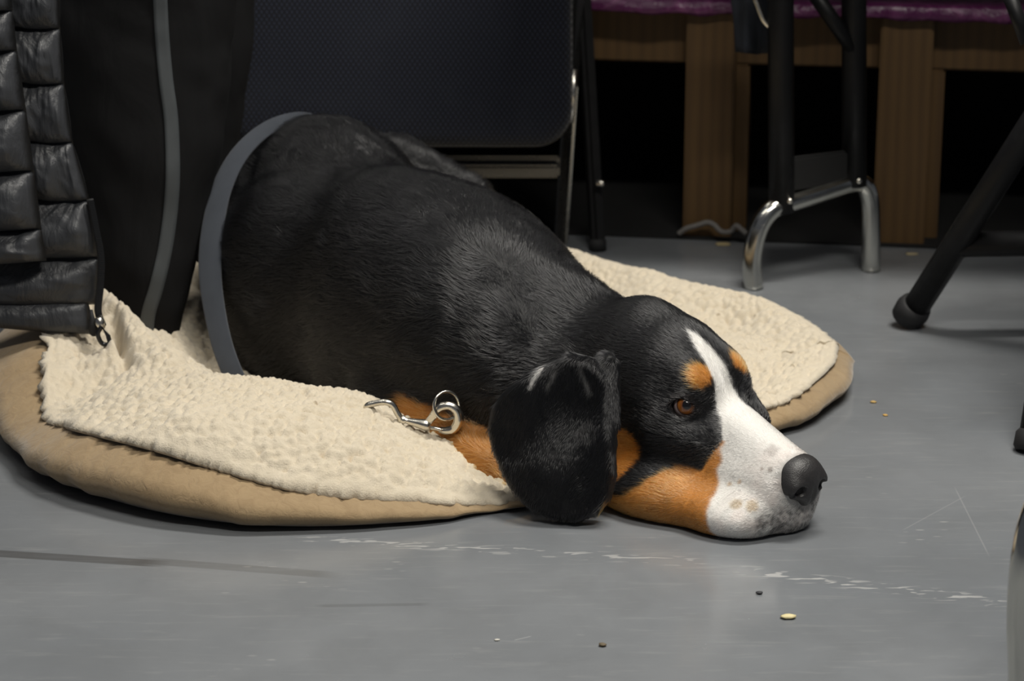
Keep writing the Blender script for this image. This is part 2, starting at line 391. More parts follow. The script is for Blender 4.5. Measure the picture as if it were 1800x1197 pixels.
def grad(fn, V, e=0.0008):
    g = np.stack([fn(V + np.eye(3)[i] * e) - fn(V - np.eye(3)[i] * e) for i in range(3)], 1); return g / (2 * e)
def project(fn, V, it=2):
    for _ in range(it):
        d = fn(V); g = grad(fn, V); n2 = (g * g).sum(1) + 1e-6; V = V - np.clip(d / n2, -0.004, 0.004)[:, None] * g
    return V

DV, DF = surface_nets(dog_sdf, (-0.52, 2.42, -0.02), (0.42, 3.66, 0.40), 0.005)
bm = bmesh.new(); bv = [bm.verts.new(p) for p in DV]
for q in DF:
    try: bm.faces.new([bv[i] for i in q])
    except ValueError: pass
bmesh.ops.recalc_face_normals(bm, faces=bm.faces)
bm.verts.index_update()
def refine(cond):
    bm.edges.ensure_lookup_table()
    es = [e for e in bm.edges if cond((e.verts[0].co + e.verts[1].co) * 0.5)]
    bmesh.ops.subdivide_edges(bm, edges=es, cuts=1, use_grid_fill=True)
EYEW = Vector(HW(EYE_C * np.array([1, -1, 1])))
hc = Vector(HW((2, 0, -2)))
refine(lambda c: (c - hc).length < 0.165 or (c.x - 0.06) ** 2 + (c.y - 2.6) ** 2 < 0.017)
refine(lambda c: (c - EYEW).length < 0.030)
co = np.array([v.co for v in bm.verts]); co = project(dog_sdf, co)
for v, p in zip(bm.verts, co): v.co = p
dog_me = bpy.data.meshes.new('dog'); bmesh.ops.triangulate(bm, faces=[f for f in bm.faces if len(f.verts) > 4]); bm.to_mesh(dog_me); bm.free()
print('dog verts', len(dog_me.vertices))

# ---- coat colours, in head centimetres for the face, in room metres for the legs
BLACK, TAN, WHITE, GREY = np.array([0.0065, 0.0065, 0.0072]), np.array([0.40, 0.165, 0.036]), np.array([0.68, 0.66, 0.63]), np.array([0.06, 0.058, 0.056])
FORE_A, FORE_B = W(690, 700, 2.86), W(905, 855, 2.70)
def sstep(x, a, b): t = np.clip((x - a) / (b - a), 0, 1); return t * t * (3 - 2 * t)
SKIN = {}
def on_skin(p):                        # nearest place on the dog's near cheek to a point given as forward, near, up
    if p not in SKIN: SKIN[p] = HL(project(dog_sdf, HW((p[0], -p[1], p[2]))[None], 8))[0]
    return SKIN[p]
def coat(w):
    q = HL(w); x, y, z = q.T; ay = np.abs(y); n1 = vnoise(q * 1.1, 21); n2 = vnoise(q * 3.1, 22); face = (x > -9) & (ay < 13.5)
    c = np.tile(BLACK, (len(w), 1)) * (1 + 0.25 * n1)[:, None]
    def lay(c, k, col): return c * (1 - k[:, None]) + k[:, None] * col
    leg = rcone(w, FORE_A, FORE_B, 0.045, 0.032)
    lt = ((w - FORE_A) @ (FORE_B - FORE_A)) / ((FORE_B - FORE_A) @ (FORE_B - FORE_A))
    c = lay(c, (1 - sstep(leg + 0.002 * n1, 0.003, 0.007)) * (w[:, 2] < 0.09) * sstep(lt + 0.04 * n1, 0.14, 0.22), TAN * 0.85)
    zt = np.interp(x, [-9, -3.6, -1.7, -1.0, -0.5, 0.5, 2.9, 3.3, 3.7, 4.5], [-8.6, -8.0, -7.0, -6.1, -5.5, -4.9, -4.6, -3.3, -2.0, -0.4])
    tn = (1 - sstep(z - zt + 0.35 * n1, -0.3, 0.3)) * face
    ck = 1 - sstep(np.hypot((x + 6.0) / 2.6, (z + 4.9) / 2.5) + 0.08 * n1, 0.88, 1.08)
    tn = np.maximum(tn, ck * (ay > 4.5) * face)
    bs = np.linalg.norm((np.stack([x, ay, z], 1) - np.array([-0.2, 2.85, 3.6])) / np.array([1.45, 1.35, 1.45]), axis=1)
    tn = np.maximum(tn, (1 - sstep(bs + 0.16 * n2, 0.72, 1.12)) * face)
    c = lay(c, tn, TAN * (1 + 0.18 * n1 + 0.10 * n2)[:, None])
    hw = np.interp(x, [-4.6, -3.8, -3.0, -0.8, 1.0, 2.0, 2.7, 3.8, 5.0], [-0.2, 0.25, 0.55, 1.05, 1.30, 1.65, 2.05, 2.9, 7.0])
    bl = (1 - sstep(np.abs(y + 0.45) - hw + 0.16 * n2, -0.18, 0.18)) * (z > -2) * (x > -4.7)
    xb = np.interp(z, [-11, -8.8, -6.7, -4.7, -3.2, -2.0, -0.6, 0.4], [7.4, 7.1, 6.1, 4.7, 4.1, 3.8, 3.0, 2.7])
    mz = sstep(x - xb + 0.30 * n1, -0.3, 0.3) * (z < 1.5)
    wh = np.maximum(bl, mz) * face
    c = lay(c, wh, WHITE * (1 + 0.04 * n1)[:, None])
    # pink skin and freckles on the muzzle
    nd = np.linalg.norm((q - np.array([11.1, 0, -4.9])) / np.array([1.0, 1.15, 1.0]), axis=1)
    pink = wh * sstep(x, 6, 9.5) * np.clip(0.5 + 0.9 * n1, 0, 1) * 0.30
    c = lay(c, pink, np.array([0.66, 0.50, 0.45]))
    for p_, r_, col in (((8.6, 1.4, -2.2), 0.8, (0.38, 0.34, 0.32)), ((9.4, 5.0, -6.9), 0.75, (0.34, 0.23, 0.10)), ((8.2, 5.8, -7.0), 0.7, (0.36, 0.25, 0.12)), ((6.3, 5.0, -5.4), 0.30, (0.4, 0.27, 0.15)), ((9.8, 3.2, -3.0), 0.32, (0.20, 0.17, 0.15)), ((8.9, 3.4, -3.2), 0.22, (0.26, 0.2, 0.17)), ((7.2, 4.4, -5.0), 0.26, (0.45, 0.3, 0.18))):
        dd = np.linalg.norm(q - on_skin(p_), axis=1)
        c = lay(c, (1 - sstep(dd + 0.25 * n2 * r_, r_ * 0.55, r_ * 1.15)) * 0.7 * (wh > 0.5), np.array(col))
    low = wh * sstep(x + 0.10 * y, 8.6, 10.8) * sstep(-z, 5.8, 7.8)
    c = lay(c, np.clip(low * (0.70 + 0.6 * n2), 0, 0.90), GREY)
    c = lay(c, (1 - sstep(nd + 0.3 * n2, 2.3, 3.1)) * wh * 0.55, GREY * 1.6)
    c = lay(c, (1 - sstep(nd, 2.0, 2.3)) * face, np.array([0.010, 0.009, 0.009]))
    # white hairs at the ear base
    e = w - EAR_O; eu, ev = e @ EAR_U, e @ EAR_V; en = e @ EAR_N
    for p1, p2, wd, k in (((961, 646), (940, 684), 0.0026, 0.75), ((1026, 642), (1042, 692), 0.0030, 0.14), ((985, 655), (970, 682), 0.002, 0.08)):
        a1, a2 = np.array(ear_uv(*p1)), np.array(ear_uv(*p2)); t = np.clip((np.stack([eu, ev], 1) - a1) @ (a2 - a1) / ((a2 - a1) @ (a2 - a1)), 0, 1)
        dd = np.linalg.norm(np.stack([eu, ev], 1) - a1 - t[:, None] * (a2 - a1), axis=1)
        c = lay(c, (1 - sstep(dd + 0.0012 * n2, wd * 0.4, wd * 1.1)) * (en > -0.03) * k, WHITE)
    # dark skin round the eyes
    ed = np.linalg.norm(np.stack([x, ay, z], 1) - EYE_C, axis=1)
    c = lay(c, 1 - sstep(ed, 1.7, 2.1), np.array([0.010, 0.008, 0.008]))
    return np.clip(c, 0.004, 1)

n_ = len(dog_me.vertices); dco = np.empty(n_ * 3, np.float32); dog_me.vertices.foreach_get('co', dco); dco = dco.reshape(-1, 3).astype(float)
col_ = np.c_[coat(dco), np.ones(n_)].astype(np.float32)
dog_me.attributes.new('coat', 'FLOAT_COLOR', 'POINT').data.foreach_set('color', col_.ravel())
def m_coat():
    t = NT('short_coat'); at = t.new('ShaderNodeAttribute', attribute_name='coat'); n = t.noise(t.coords((1, 1, 1)), 260, 4)
    t.bump(n, 0.3, 0.002); return t.set(at.outputs['Color'], 0.55, 0.0, 0.25)
M['coat'] = m_coat()
dog = link('dog', dog_me, M['coat'])
tag(dog, 'black, tan and white short-haired dog lying with its chin on the floor', 'dog')

# ---- eyes
def m_eye():
    t = NT('amber_eye'); tc = t.new('ShaderNodeTexCoord'); sp = t.new('ShaderNodeSeparateXYZ'); t.lk(tc.outputs['Object'], sp.inputs[0])
    r = t.math('SQRT', t.math('ADD', t.math('POWER', sp.outputs[0], 2.0), t.math('POWER', sp.outputs[1], 2.0)))
    r = t.math('MULTIPLY', r, 1.0 / 0.0168)
    r = t.math('ADD', r, t.math('MULTIPLY', t.math('SUBTRACT', t.noise(tc.outputs['Object'], 900, 3), 0.5), 0.05))
    c = t.ramp(r, [(0.0, (0.004, 0.003, 0.003)), (0.27, (0.004, 0.003, 0.003)), (0.33, (0.16, 0.045, 0.008)), (0.50, (0.34, 0.115, 0.018)), (0.585, (0.17, 0.05, 0.01)), (0.62, (0.02, 0.012, 0.01)), (0.69, (0.42, 0.33, 0.31)), (1.0, (0.40, 0.24, 0.23))])
    t.set(c, 0.12, 0.0, 0.5); t.b.inputs['Coat Weight'].default_value = 1.0; t.b.inputs['Coat Roughness'].default_value = 0.02; return t.m
M['eye'] = m_eye()
for sy in (-1, 1):
    bm = bmesh.new(); bmesh.ops.create_uvsphere(bm, u_segments=48, v_segments=32, radius=EYE_R * HS)
    for v in bm.verts:                                     # cornea
        rr_ = math.hypot(v.co.x, v.co.y) / (EYE_R * HS)
        if v.co.z > 0 and rr_ < 0.66: v.co.z += 0.0016 * (1 - (rr_ / 0.66) ** 2)
    me = bpy.data.meshes.new('eye'); bm.to_mesh(me); bm.free(); eo = link('eye', me, M['eye'])
    c_ = HW((EYE_C + (0.16 if sy < 0 else -0.10) * EYE_DIR) * np.array([1, sy if sy < 0 else sy / 1.10, 1]))
    gz = (Vector((0.10, 0, 1.12)) - Vector(c_)).normalized() if sy < 0 else Vector(HR @ (np.array([0.75, 0.55, 0.12])))
    eo.matrix_world = Matrix.Translation(Vector(c_)) @ gz.to_track_quat('Z', 'Y').to_matrix().to_4x4()
    eo.parent = dog; eo['label'] = 'amber brown eye with dark pupil'

# ---- nose
NOSE_AT = np.array([10.5, 0, -4.75])
def nose_sdf(q):
    a = np.stack([q[:, 0], np.abs(q[:, 1]), q[:, 2]], 1)
    d = ell(a, (10.9, 0, -3.75), (2.0, 2.25, 1.85))
    d = smin(d, ell(a, (11.5, 1.35, -4.35), (1.35, 1.05, 1.10)), 0.5)
    d = smin(d, ell(a, (11.6, 0, -5.0), (1.25, 1.2, 1.5)), 0.7)
    d = smax(d, -rcone(a, (13.4, 0, -3.6), (12.4, 0, -6.6), 0.10, 0.16), 0.25)          # philtrum groove
    d = smax(d, -ell(a, (12.95, 1.30, -4.60), (1.05, 0.62, 0.56)), 0.28)                # nostril
    d = smax(d, -rcone(a, (12.5, 1.75, -4.85), (11.3, 2.55, -5.2), 0.26, 0.14), 0.22)   # side slit
    return d
NV, NF = surface_nets(nose_sdf, (8.0, -3.4, -7.4), (14.2, 3.4, -1.2), 0.085)
NV = (NV - np.array([10.6, 0, -4.1])) * np.array([1.08, 1.15, 1.10]) + NOSE_AT
NV = NV + 0.012 * vnoise(NV * 7, 3)[:, None] * np.array([1, 1, 1.0])
def m_nose():
    t = NT('damp_black_nose'); v = t.new('ShaderNodeTexVoronoi'); v.inputs['Scale'].default_value = 900; t.lk(t.coords(), v.inputs['Vector']); n = t.noise(t.coords(), 120, 3)
    t.bump(v.outputs['Distance'], 0.35, 0.0006); return t.set(t.mix(n, (0.020, 0.019, 0.020), (0.034, 0.032, 0.032)), 0.42, 0.0, 0.5)
no = mesh('nose', HW(NV), NF, m_nose(), dog); no['label'] = 'black leathery nose'

# ---- fur, as real strands
rng = np.random.default_rng(4)
dog_me.calc_loop_triangles(); nt_ = len(dog_me.loop_triangles); tri = np.empty(nt_ * 3, np.int32); dog_me.loop_triangles.foreach_get('vertices', tri); tri = tri.reshape(-1, 3)
vn = np.empty(n_ * 3, np.float32); dog_me.vertices.foreach_get('normal', vn); vn = vn.reshape(-1, 3).astype(float)
A_, B_, C_ = dco[tri[:, 0]], dco[tri[:, 1]], dco[tri[:, 2]]; area_ = 0.5 * np.linalg.norm(np.cross(B_ - A_, C_ - A_), axis=1)
tc_ = (A_ + B_ + C_) / 3; tq = HL(tc_); on_head = (tq[:, 0] > -11) & (np.abs(tq[:, 1]) < 16)
dens = np.where(on_head, 3.2, 1.0); dens *= np.where(tc_[:, 2] < 0.004, 0, 1)
wgt = area_ * dens; NH = 260000
pick = rng.choice(nt_, NH, p=wgt / wgt.sum()); u_, v_ = rng.random(NH), rng.random(NH); fl_ = u_ + v_ > 1; u_[fl_], v_[fl_] = 1 - u_[fl_], 1 - v_[fl_]
root = A_[pick] + u_[:, None] * (B_ - A_)[pick] + v_[:, None] * (C_ - A_)[pick]
nrm = (1 - u_ - v_)[:, None] * vn[tri[pick, 0]] + u_[:, None] * vn[tri[pick, 1]] + v_[:, None] * vn[tri[pick, 2]]; nrm /= np.linalg.norm(nrm, axis=1)[:, None] + 1e-9
hq = HL(root); aq = np.stack([hq[:, 0], np.abs(hq[:, 1]), hq[:, 2]], 1)
keep = (np.linalg.norm(aq - EYE_C, axis=1) > 1.72) & (nose_sdf((hq - NOSE_AT) / np.array([1.08, 1.15, 1.10]) + np.array([10.6, 0, -4.1])) > 0.02)
ed_ = root - EAR_O; on_ear = (ear_sdf(root) < 0.004)
hsd = head_sdf(root); wh_ = 1 - sstep(hsd, 0.004, 0.03)
root, nrm, hq, aq, on_ear, wh_ = root[keep], nrm[keep], hq[keep], aq[keep], on_ear[keep], wh_[keep]; NH = len(root)
loc_dir = np.stack([np.full(NH, -1.0), 0.28 * np.sign(hq[:, 1]) * np.clip(np.abs(hq[:, 1]) / 3, 0, 1), np.where(hq[:, 2] < -2, -0.25, 0.05)], 1) @ HR.T
bod_dir = np.tile(BODY_AX * 0.8 + np.array([0, 0, -0.25]), (NH, 1)); side = ((root - W(715, 515, 3.03)) @ np.array([-BODY_AX[1], BODY_AX[0], 0]))
bod_dir = bod_dir + np.array([0, 0, -1.0]) * (0.6 * np.clip(-side / 0.1, 0, 1))[:, None] * 0.6
fdir = loc_dir * wh_[:, None] + bod_dir * (1 - wh_)[:, None]
fdir[on_ear] = -EAR_V * 0.9 - EAR_U * 0.25
sw = np.stack([vnoise(root * 38 + k * 9.1, 40 + k) for k in range(3)], 1) + 0.6 * np.stack([vnoise(root * 110 + k * 3.7, 50 + k) for k in range(3)], 1)
fdir = fdir + sw * np.where(wh_ > 0.5, 0.22, 0.42)[:, None] + rng.normal(0, 0.10, (NH, 3))
tdir = fdir - nrm * (fdir * nrm).sum(1)[:, None]; tdir /= np.linalg.norm(tdir, axis=1)[:, None] + 1e-9
mz_ = sstep(hq[:, 0], -2, 6) * wh_
ln = (0.0150 * (1 - wh_) + 0.0085 * wh_ * (1 - mz_) + 0.0042 * mz_) * (0.65 + 0.6 * rng.random(NH)); ln[on_ear] = 0.0085 * (0.7 + 0.5 * rng.random(on_ear.sum()))
lift = 0.26 + 0.20 * rng.random(NH); lift = np.where(wh_ > 0.5, lift * 0.9, lift)
ts = np.array([0.0, 0.33, 0.66, 1.0]); PT = np.zeros((NH, 4, 3))
for k, t_ in enumerate(ts):
    PT[:, k] = root - nrm * 0.0004 + tdir * (ln * t_)[:, None] + nrm * (ln * lift * (t_ - 0.42 * t_ * t_))[:, None]
PT[:, :, 2] = np.maximum(PT[:, :, 2], 0.0012)
hcol = coat(root + rng.normal(0, 0.0013, (NH, 3)) + tdir * (rng.random(NH) * 0.002)[:, None]); hcol *= (0.82 + 0.36 * rng.random(NH))[:, None]
# whiskers and brow bristles
WK = []
for k in range(26):
    p0 = np.array([rng.uniform(6.5, 10.0), -rng.uniform(3.5, 5.0), rng.uniform(-7.5, -5.0)]); 
    gq = HW(p0[None]); gq = project(dog_sdf, gq, 4)[0]; d0 = HR @ np.array([-0.25 + rng.normal(0, 0.25), -1.0, -0.15 + rng.normal(0, 0.25)]); L_ = rng.uniform(0.02, 0.045)
    WK.append([gq + d0 * L_ * t_ + np.array([0, 0, -0.35]) * L_ * t_ * t_ for t_ in ts])
WK = np.array(WK); WK[:, :, 2] = np.maximum(WK[:, :, 2], 0.001)
PT = np.concatenate([PT, WK]); hcol = np.concatenate([np.clip(hcol, 0, 1), np.tile([0.55, 0.52, 0.48], (len(WK), 1))])
hd = bpy.data.hair_curves.new('fur'); hd.add_curves([4] * len(PT))
hd.attributes['position'].data.foreach_set('vector', PT.astype(np.float32).ravel())
rad = np.tile(np.array([0.00017, 0.00016, 0.00012, 0.00003], np.float32), len(PT)); rad[-4 * len(WK):] *= 0.8
(hd.attributes.get('radius') or hd.attributes.new('radius', 'FLOAT', 'POINT')).data.foreach_set('value', rad)
hd.attributes.new('coat', 'FLOAT_COLOR', 'CURVE').data.foreach_set('color', np.c_[hcol, np.ones(len(hcol))].astype(np.float32).ravel())
def m_fur():
    t = NT('fur_strand'); t.n.remove(t.b); h = t.n.new('ShaderNodeBsdfHairPrincipled'); h.model = 'CHIANG'; h.parametrization = 'COLOR'
    at = t.new('ShaderNodeAttribute', attribute_name='coat'); t.lk(at.outputs['Color'], h.inputs['Color'])
    h.inputs['Roughness'].default_value = 0.30; h.inputs['Radial Roughness'].default_value = 0.5; h.inputs['Coat'].default_value = 0.45
    t.lk(h.outputs[0], t.out.inputs['Surface']); return t.m
hd.materials.append(m_fur())
fur = bpy.data.objects.new('fur', hd); COL.objects.link(fur); fur.parent = dog; fur['kind'] = 'stuff'

# ------------------------------------------------------------------ dog bed
def tps(ctrl):
    c = np.array(ctrl, float); n = len(c); r = np.linalg.norm(c[:, None, :2] - c[None, :, :2], axis=2)
    K = np.where(r > 0, r * r * np.log(r + 1e-12), 0) + np.eye(n) * 1e-4; P = np.c_[np.ones(n), c[:, :2]]
    A = np.zeros((n + 3, n + 3)); A[:n, :n] = K; A[:n, n:] = P; A[n:, :n] = P.T
    s = np.linalg.solve(A, np.r_[c[:, 2], 0, 0, 0])
    def f(p):
        r = np.linalg.norm(p[:, None, :] - c[None, :, :2], axis=2)
        return np.where(r > 0, r * r * np.log(r + 1e-12), 0) @ s[:n] + s[n] + p @ s[n + 1:]
    return f
# rim: foot of the side panel on the floor (x, y), seam offset inward and seam height
RIM = []
def rim(px, py, inset, zs, z=0.0, xy=None):
    p = G(px, py, z)[:2] if xy is None else np.array(xy); RIM.append((p[0], p[1], inset, zs))
rim(40, 806, 0.030, 0.055); rim(75, 842, 0.030, 0.062); rim(130, 872, 0.030, 0.070); rim(250, 908, 0.030, 0.072); rim(400, 930, 0.030, 0.056); rim(560, 934, 0.026, 0.036); rim(750, 922, 0.020, 0.022); rim(850, 906, 0.012, 0.012); rim(935, 893, 0.010, 0.010)
rim(0, 0, 0.012, 0.014, xy=(0.10, 2.72)); rim(0, 0, 0.014, 0.022, xy=(0.20, 2.815)); rim(1340, 768, 0.016, 0.032); rim(1392, 758, 0.016, 0.036); rim(1440, 733, 0.018, 0.040); rim(1480, 700, 0.018, 0.044); rim(1487, 645, 0.016, 0.046, z=0.020); rim(1484, 600, 0.016, 0.050, z=0.050)
for px, py in ((1450, 565), (1400, 536), (1330, 508), (1250, 494), (1100, 454), (1000, 428)): rim(px, py, 0.016, 0.050, z=0.055)
for xy, zs in (((-0.10, 3.76), 0.05), ((-0.30, 3.66), 0.06), ((-0.46, 3.48), 0.07), ((-0.58, 3.26), 0.09), ((-0.635, 3.05), 0.122), ((-0.618, 2.93), 0.108)): rim(0, 0, 0.064, zs, xy=xy)
RIM = np.array(RIM); NT_ = 1100
closed = np.vstack([RIM, RIM[:1]])
cum = np.r_[0, np.cumsum(np.linalg.norm(np.diff(closed[:, :2], axis=0), axis=1))]
# periodic Catmull-Rom
def periodic(R, n):
    m = len(R); tt = np.linspace(0, cum[-1], n, endpoint=False); i = np.clip(np.searchsorted(cum, tt, 'right') - 1, 0, m - 1); t = ((tt - cum[i]) / (cum[i + 1] - cum[i]))[:, None]
    a, b, c, d = R[(i - 1) % m], R[i], R[(i + 1) % m], R[(i + 2) % m]
    return 0.5 * (2 * b + (c - a) * t + (2 * a - 5 * b + 4 * c - d) * t * t + (3 * b - a - 3 * c + d) * t ** 3)
E_ = periodic(RIM, NT_); exy, eins, ezs = E_[:, :2], np.clip(E_[:, 2], 0.006, 1), np.clip(E_[:, 3], 0.008, 1)
tan_ = np.roll(exy, -3, 0) - np.roll(exy, 3, 0); tan_ /= np.linalg.norm(tan_, axis=1)[:, None]; inn = np.stack([-tan_[:, 1], tan_[:, 0]], 1)
cen = np.array([-0.05, 3.12])
if ((cen - exy) * inn).sum() < 0: inn = -inn
ctrl = []
seam_xy = exy + inn * eins[:, None]
for k in range(0, NT_, 14): ctrl.append((*seam_xy[k], ezs[k] + 0.004))
def top(px, py, Y): p = W(px, py, Y); ctrl.append((p[0], p[1], p[2]))
for a in ((100, 690, 2.86), (200, 690, 2.80), (300, 705, 2.74), (420, 700, 2.73), (530, 712, 2.725), (640, 735, 2.715), (720, 782, 2.70), (790, 812, 2.69), (850, 838, 2.68),
          (250, 672, 2.84), (400, 668, 2.80), (530, 685, 2.79), (640, 700, 2.78), (700, 738, 2.76), (800, 778, 2.74), (860, 822, 2.73),
          (330, 740, 2.66), (480, 760, 2.65), (620, 790, 2.645), (760, 830, 2.645),
          (1150, 520, 3.36), (1250, 540, 3.30), (1350, 560, 3.26), (1430, 610, 3.12), (1350, 640, 3.05), (1300, 600, 3.12), (1330, 700, 2.96), (1100, 500, 3.45), (1420, 650, 3.03),
          (150, 600, 3.00), (110, 590, 3.02), (120, 640, 2.93), (170, 560, 3.08), (240, 600, 3.02), (300, 640, 2.96)): top(*a)
for x, y, z in ((-0.2, 3.05, 0.014), (-0.05, 3.0, 0.016), (0.0, 2.85, 0.020), (-0.3, 3.0, 0.018), (-0.30, 2.93, 0.040), (-0.33, 3.2, 0.03), (-0.15, 3.3, 0.03), (0.05, 3.2, 0.035), (-0.2, 3.5, 0.05), (0.0, 3.5, 0.05), (-0.42, 3.2, 0.075), (0.12, 3.0, 0.035), (-0.12, 2.9, 0.02), (-0.37, 3.0, 0.03)): ctrl.append((x, y, z))
hf = tps(ctrl)
NR = 230
rr = np.linspace(0, 1, NR) ** 1.0
pts = seam_xy[None] * (1 - rr)[:, None, None] + cen[None, None] * rr[:, None, None]
flat = pts.reshape(-1, 2); z = np.concatenate([hf(q) for q in np.array_split(flat, 40)])
z = np.maximum(z, 0.010)
# rolled fold and tucked crease near the raised corner
def seg_d(p, a, b):
    a = np.array(a[:2]); b = np.array(b[:2]); t = np.clip(((p - a) @ (b - a)) / ((b - a) @ (b - a)), 0, 1); return np.linalg.norm(p - a - t[:, None] * (b - a), axis=1), t
dA, tA = seg_d(flat, W(190, 585, 3.06), W(288, 674, 2.885)); z += 0.052 * np.exp(-(dA / (0.021 + 0.020 * tA)) ** 2) * (1 - 0.30 * tA)
dC, tC = seg_d(flat, W(110, 700, 2.87), W(205, 648, 2.92)); z += 0.034 * np.exp(-(dC / 0.030) ** 2) * (0.4 + 0.6 * tC)
dB, tB = seg_d(flat, W(198, 612, 3.02), W(224, 676, 2.875)); z -= 0.060 * np.exp(-(dB / 0.0048) ** 2) * (0.5 + 0.5 * np.sin(tB * math.pi)) * (0.75 + 0.25 * vnoise(np.c_[flat * 60, np.zeros(len(flat))], 31))
zr = z.reshape(NR, NT_); kk = np.clip(1 - np.arange(NR) / 40.0, 0, 1)[:, None]; kk = kk * kk * (3 - 2 * kk); zr[:] = np.maximum(zr, (ezs[None] + 0.001) * kk + zr * (1 - kk))
for _ in range(3): zr[1:60] = (zr[0:59] + zr[1:60] * 2 + zr[2:61]) / 4
z = zr.reshape(-1)
# nubs of the fleece
d1, d2 = worley(flat / 0.0098, 5); e1, e2 = worley(flat / 0.0060 + 7.3, 9)
patch = np.clip(0.75 + 0.5 * vnoise(np.c_[flat * 6, np.zeros(len(flat))], 3), 0.25, 1.0)
nub = np.clip(1 - d1 * d1 * 1.5, 0, 1); fine = np.clip(1 - e1 * e1 * 1.6, 0, 1)
edge = np.clip(np.repeat(rr, NT_) / 0.03, 0.3, 1)
z += edge * (0.0110 * (nub - 0.5) * patch + 0.0036 * (fine - 0.5)) + 0.003 * vnoise(np.c_[flat * 22, np.zeros(len(flat))], 4)
TV = np.c_[flat, z]
ragk = 1.0 - 0.75 * (exy[:, 1] > 2.95)
rag = 0.004 * vnoise(np.c_[exy * 90, np.zeros(NT_)], 8) + 0.003 * vnoise(np.c_[exy * 260, np.zeros(NT_)], 9)
rag = rag * ragk
TV[:NT_, :2] += -inn * (0.006 + rag[:, None]); TV[:NT_, 2] = ezs + rag * 0.5 - 0.001       # raw edge hanging over the seam
under = TV[:NT_].copy(); under[:, :2] += inn * 0.004; under[:, 2] -= 0.005
V_ = np.vstack([under, TV]); Fq = []
for i in range(NR):
    k = np.arange(NT_); k2 = (k + 1) % NT_; Fq.append(np.stack([i * NT_ + k, i * NT_ + k2, (i + 1) * NT_ + k2, (i + 1) * NT_ + k], 1))
Fq = np.concatenate(Fq)
def quick_mesh(name, V, F, mat, parent=None):
    me = bpy.data.meshes.new(name); me.vertices.add(len(V)); me.vertices.foreach_set('co', np.asarray(V, np.float32).ravel())
    F = np.asarray(F, np.int32); n = F.shape[1]; me.loops.add(F.size); me.loops.foreach_set('vertex_index', F.ravel()); me.polygons.add(len(F))
    me.polygons.foreach_set('loop_start', np.arange(len(F), dtype=np.int32) * n); me.update(calc_edges=True); me.validate()
    return link(name, me, mat, parent)
bed = tag(empty('dog_bed', (-0.05, 3.1, 0)), 'tan suede dog bed cushion with cream sherpa fleece top under the dog', 'dog bed')
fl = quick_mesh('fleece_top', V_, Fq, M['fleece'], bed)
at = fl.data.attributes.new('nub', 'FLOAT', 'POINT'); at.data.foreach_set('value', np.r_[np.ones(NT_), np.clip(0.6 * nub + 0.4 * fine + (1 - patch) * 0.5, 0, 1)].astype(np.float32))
# suede side panel and underside
prof = [(0.0, 0.06, 0.30), (0.0, 0.0, 0.012), (0.10, 0.0, 0.000), (0.28, 0.0, -0.012), (0.48, 0.0, -0.017), (0.68, 0.30, -0.012), (0.84, 0.70, -0.002), (0.92, 1.0, 0.006)]
SV = []; cr = vnoise(np.c_[exy * 14, np.zeros(NT_)], 12); cr2 = vnoise(np.c_[exy * 45, np.zeros(NT_)], 13)
for zf, insf, off in prof:
    o_ = (eins * insf if off < 0.2 else 0.25)
    bul = np.clip(ezs / 0.06, 0.2, 1.3)
    off_ = off * (bul if abs(off) < 0.05 else 1) + (0.004 * cr + 0.002 * cr2) * (1 if 0 < zf < 1 else 0) * bul
    p = exy + inn * (o_ + off_)[:, None] if off < 0.2 else exy * 0.4 + cen * 0.6
    SV.append(np.c_[p, np.full(NT_, 0.003) + (ezs - 0.003) * zf + (0.002 * cr2 if 0 < zf < 1 else 0)])
SV = np.vstack(SV); SF = []
for i in range(len(prof) - 1):
    k = np.arange(NT_); k2 = (k + 1) % NT_; SF.append(np.stack([i * NT_ + k, i * NT_ + k2, (i + 1) * NT_ + k2, (i + 1) * NT_ + k], 1))
quick_mesh('side_panel', SV, np.concatenate(SF), M['suede'], bed)

# ------------------------------------------------------------------ leash and collar ring
def m_webbing():
    t = NT('slate_webbing'); w = t.new('ShaderNodeTexWave', wave_type='BANDS'); w.inputs['Scale'].default_value = 330; w.inputs['Distortion'].default_value = 0.4; t.lk(t.coords(rot=(0.3, 0.7, 0.2)), w.inputs['Vector'])
    n = t.noise(t.coords(), 30, 4); t.bump(w.outputs['Fac'], 0.35, 0.0008)
    return t.set(t.mix(n, (0.030, 0.035, 0.045), (0.046, 0.053, 0.066)), 0.8, 0.0, 0.25, 0.2)
leash = tag(empty('dog_leash', W(430, 690, 2.97)), 'slate grey webbing leash looped over the dog with a silver snap hook', 'leash')
sp_ = [(640, 238, 3.42, 10), (600, 222, 3.38, 15), (560, 212, 3.34, 19), (520, 208, 3.30, 23), (468, 227, 3.255, 27), (422, 270, 3.21, 33), (391, 328, 3.17, 38), (375, 395, 3.13, 42), (369, 470, 3.09, 43), (377, 545, 3.05, 40), (395, 620, 3.01, 38), (425, 685, 2.975, 36), (470, 735, 2.95, 34)]
cp = smooth_path([W(a, b, c) for a, b, c, d in sp_], 10); wp = np.interp(np.linspace(0, len(sp_) - 1, len(cp)), range(len(sp_)), [d for *_, d in sp_])
Tn = np.gradient(cp, axis=0); Tn /= np.linalg.norm(Tn, axis=1)[:, None]
view = np.array([-0.25, -0.95, 0.2]); side_ = np.cross(Tn, view); side_ /= np.linalg.norm(side_, axis=1)[:, None]; nor = np.cross(side_, Tn)
wv = []
for s_, o_ in ((-1, 1), (-0.9, 1.6), (0.9, 1.6), (1, 1), (1, -1), (-1, -1)):
    wv.append(cp + side_ * (s_ * wp / 2 / 1400)[:, None] + nor * 0.0009 * o_)
wv = np.array(wv); L_ = len(cp); ff = []
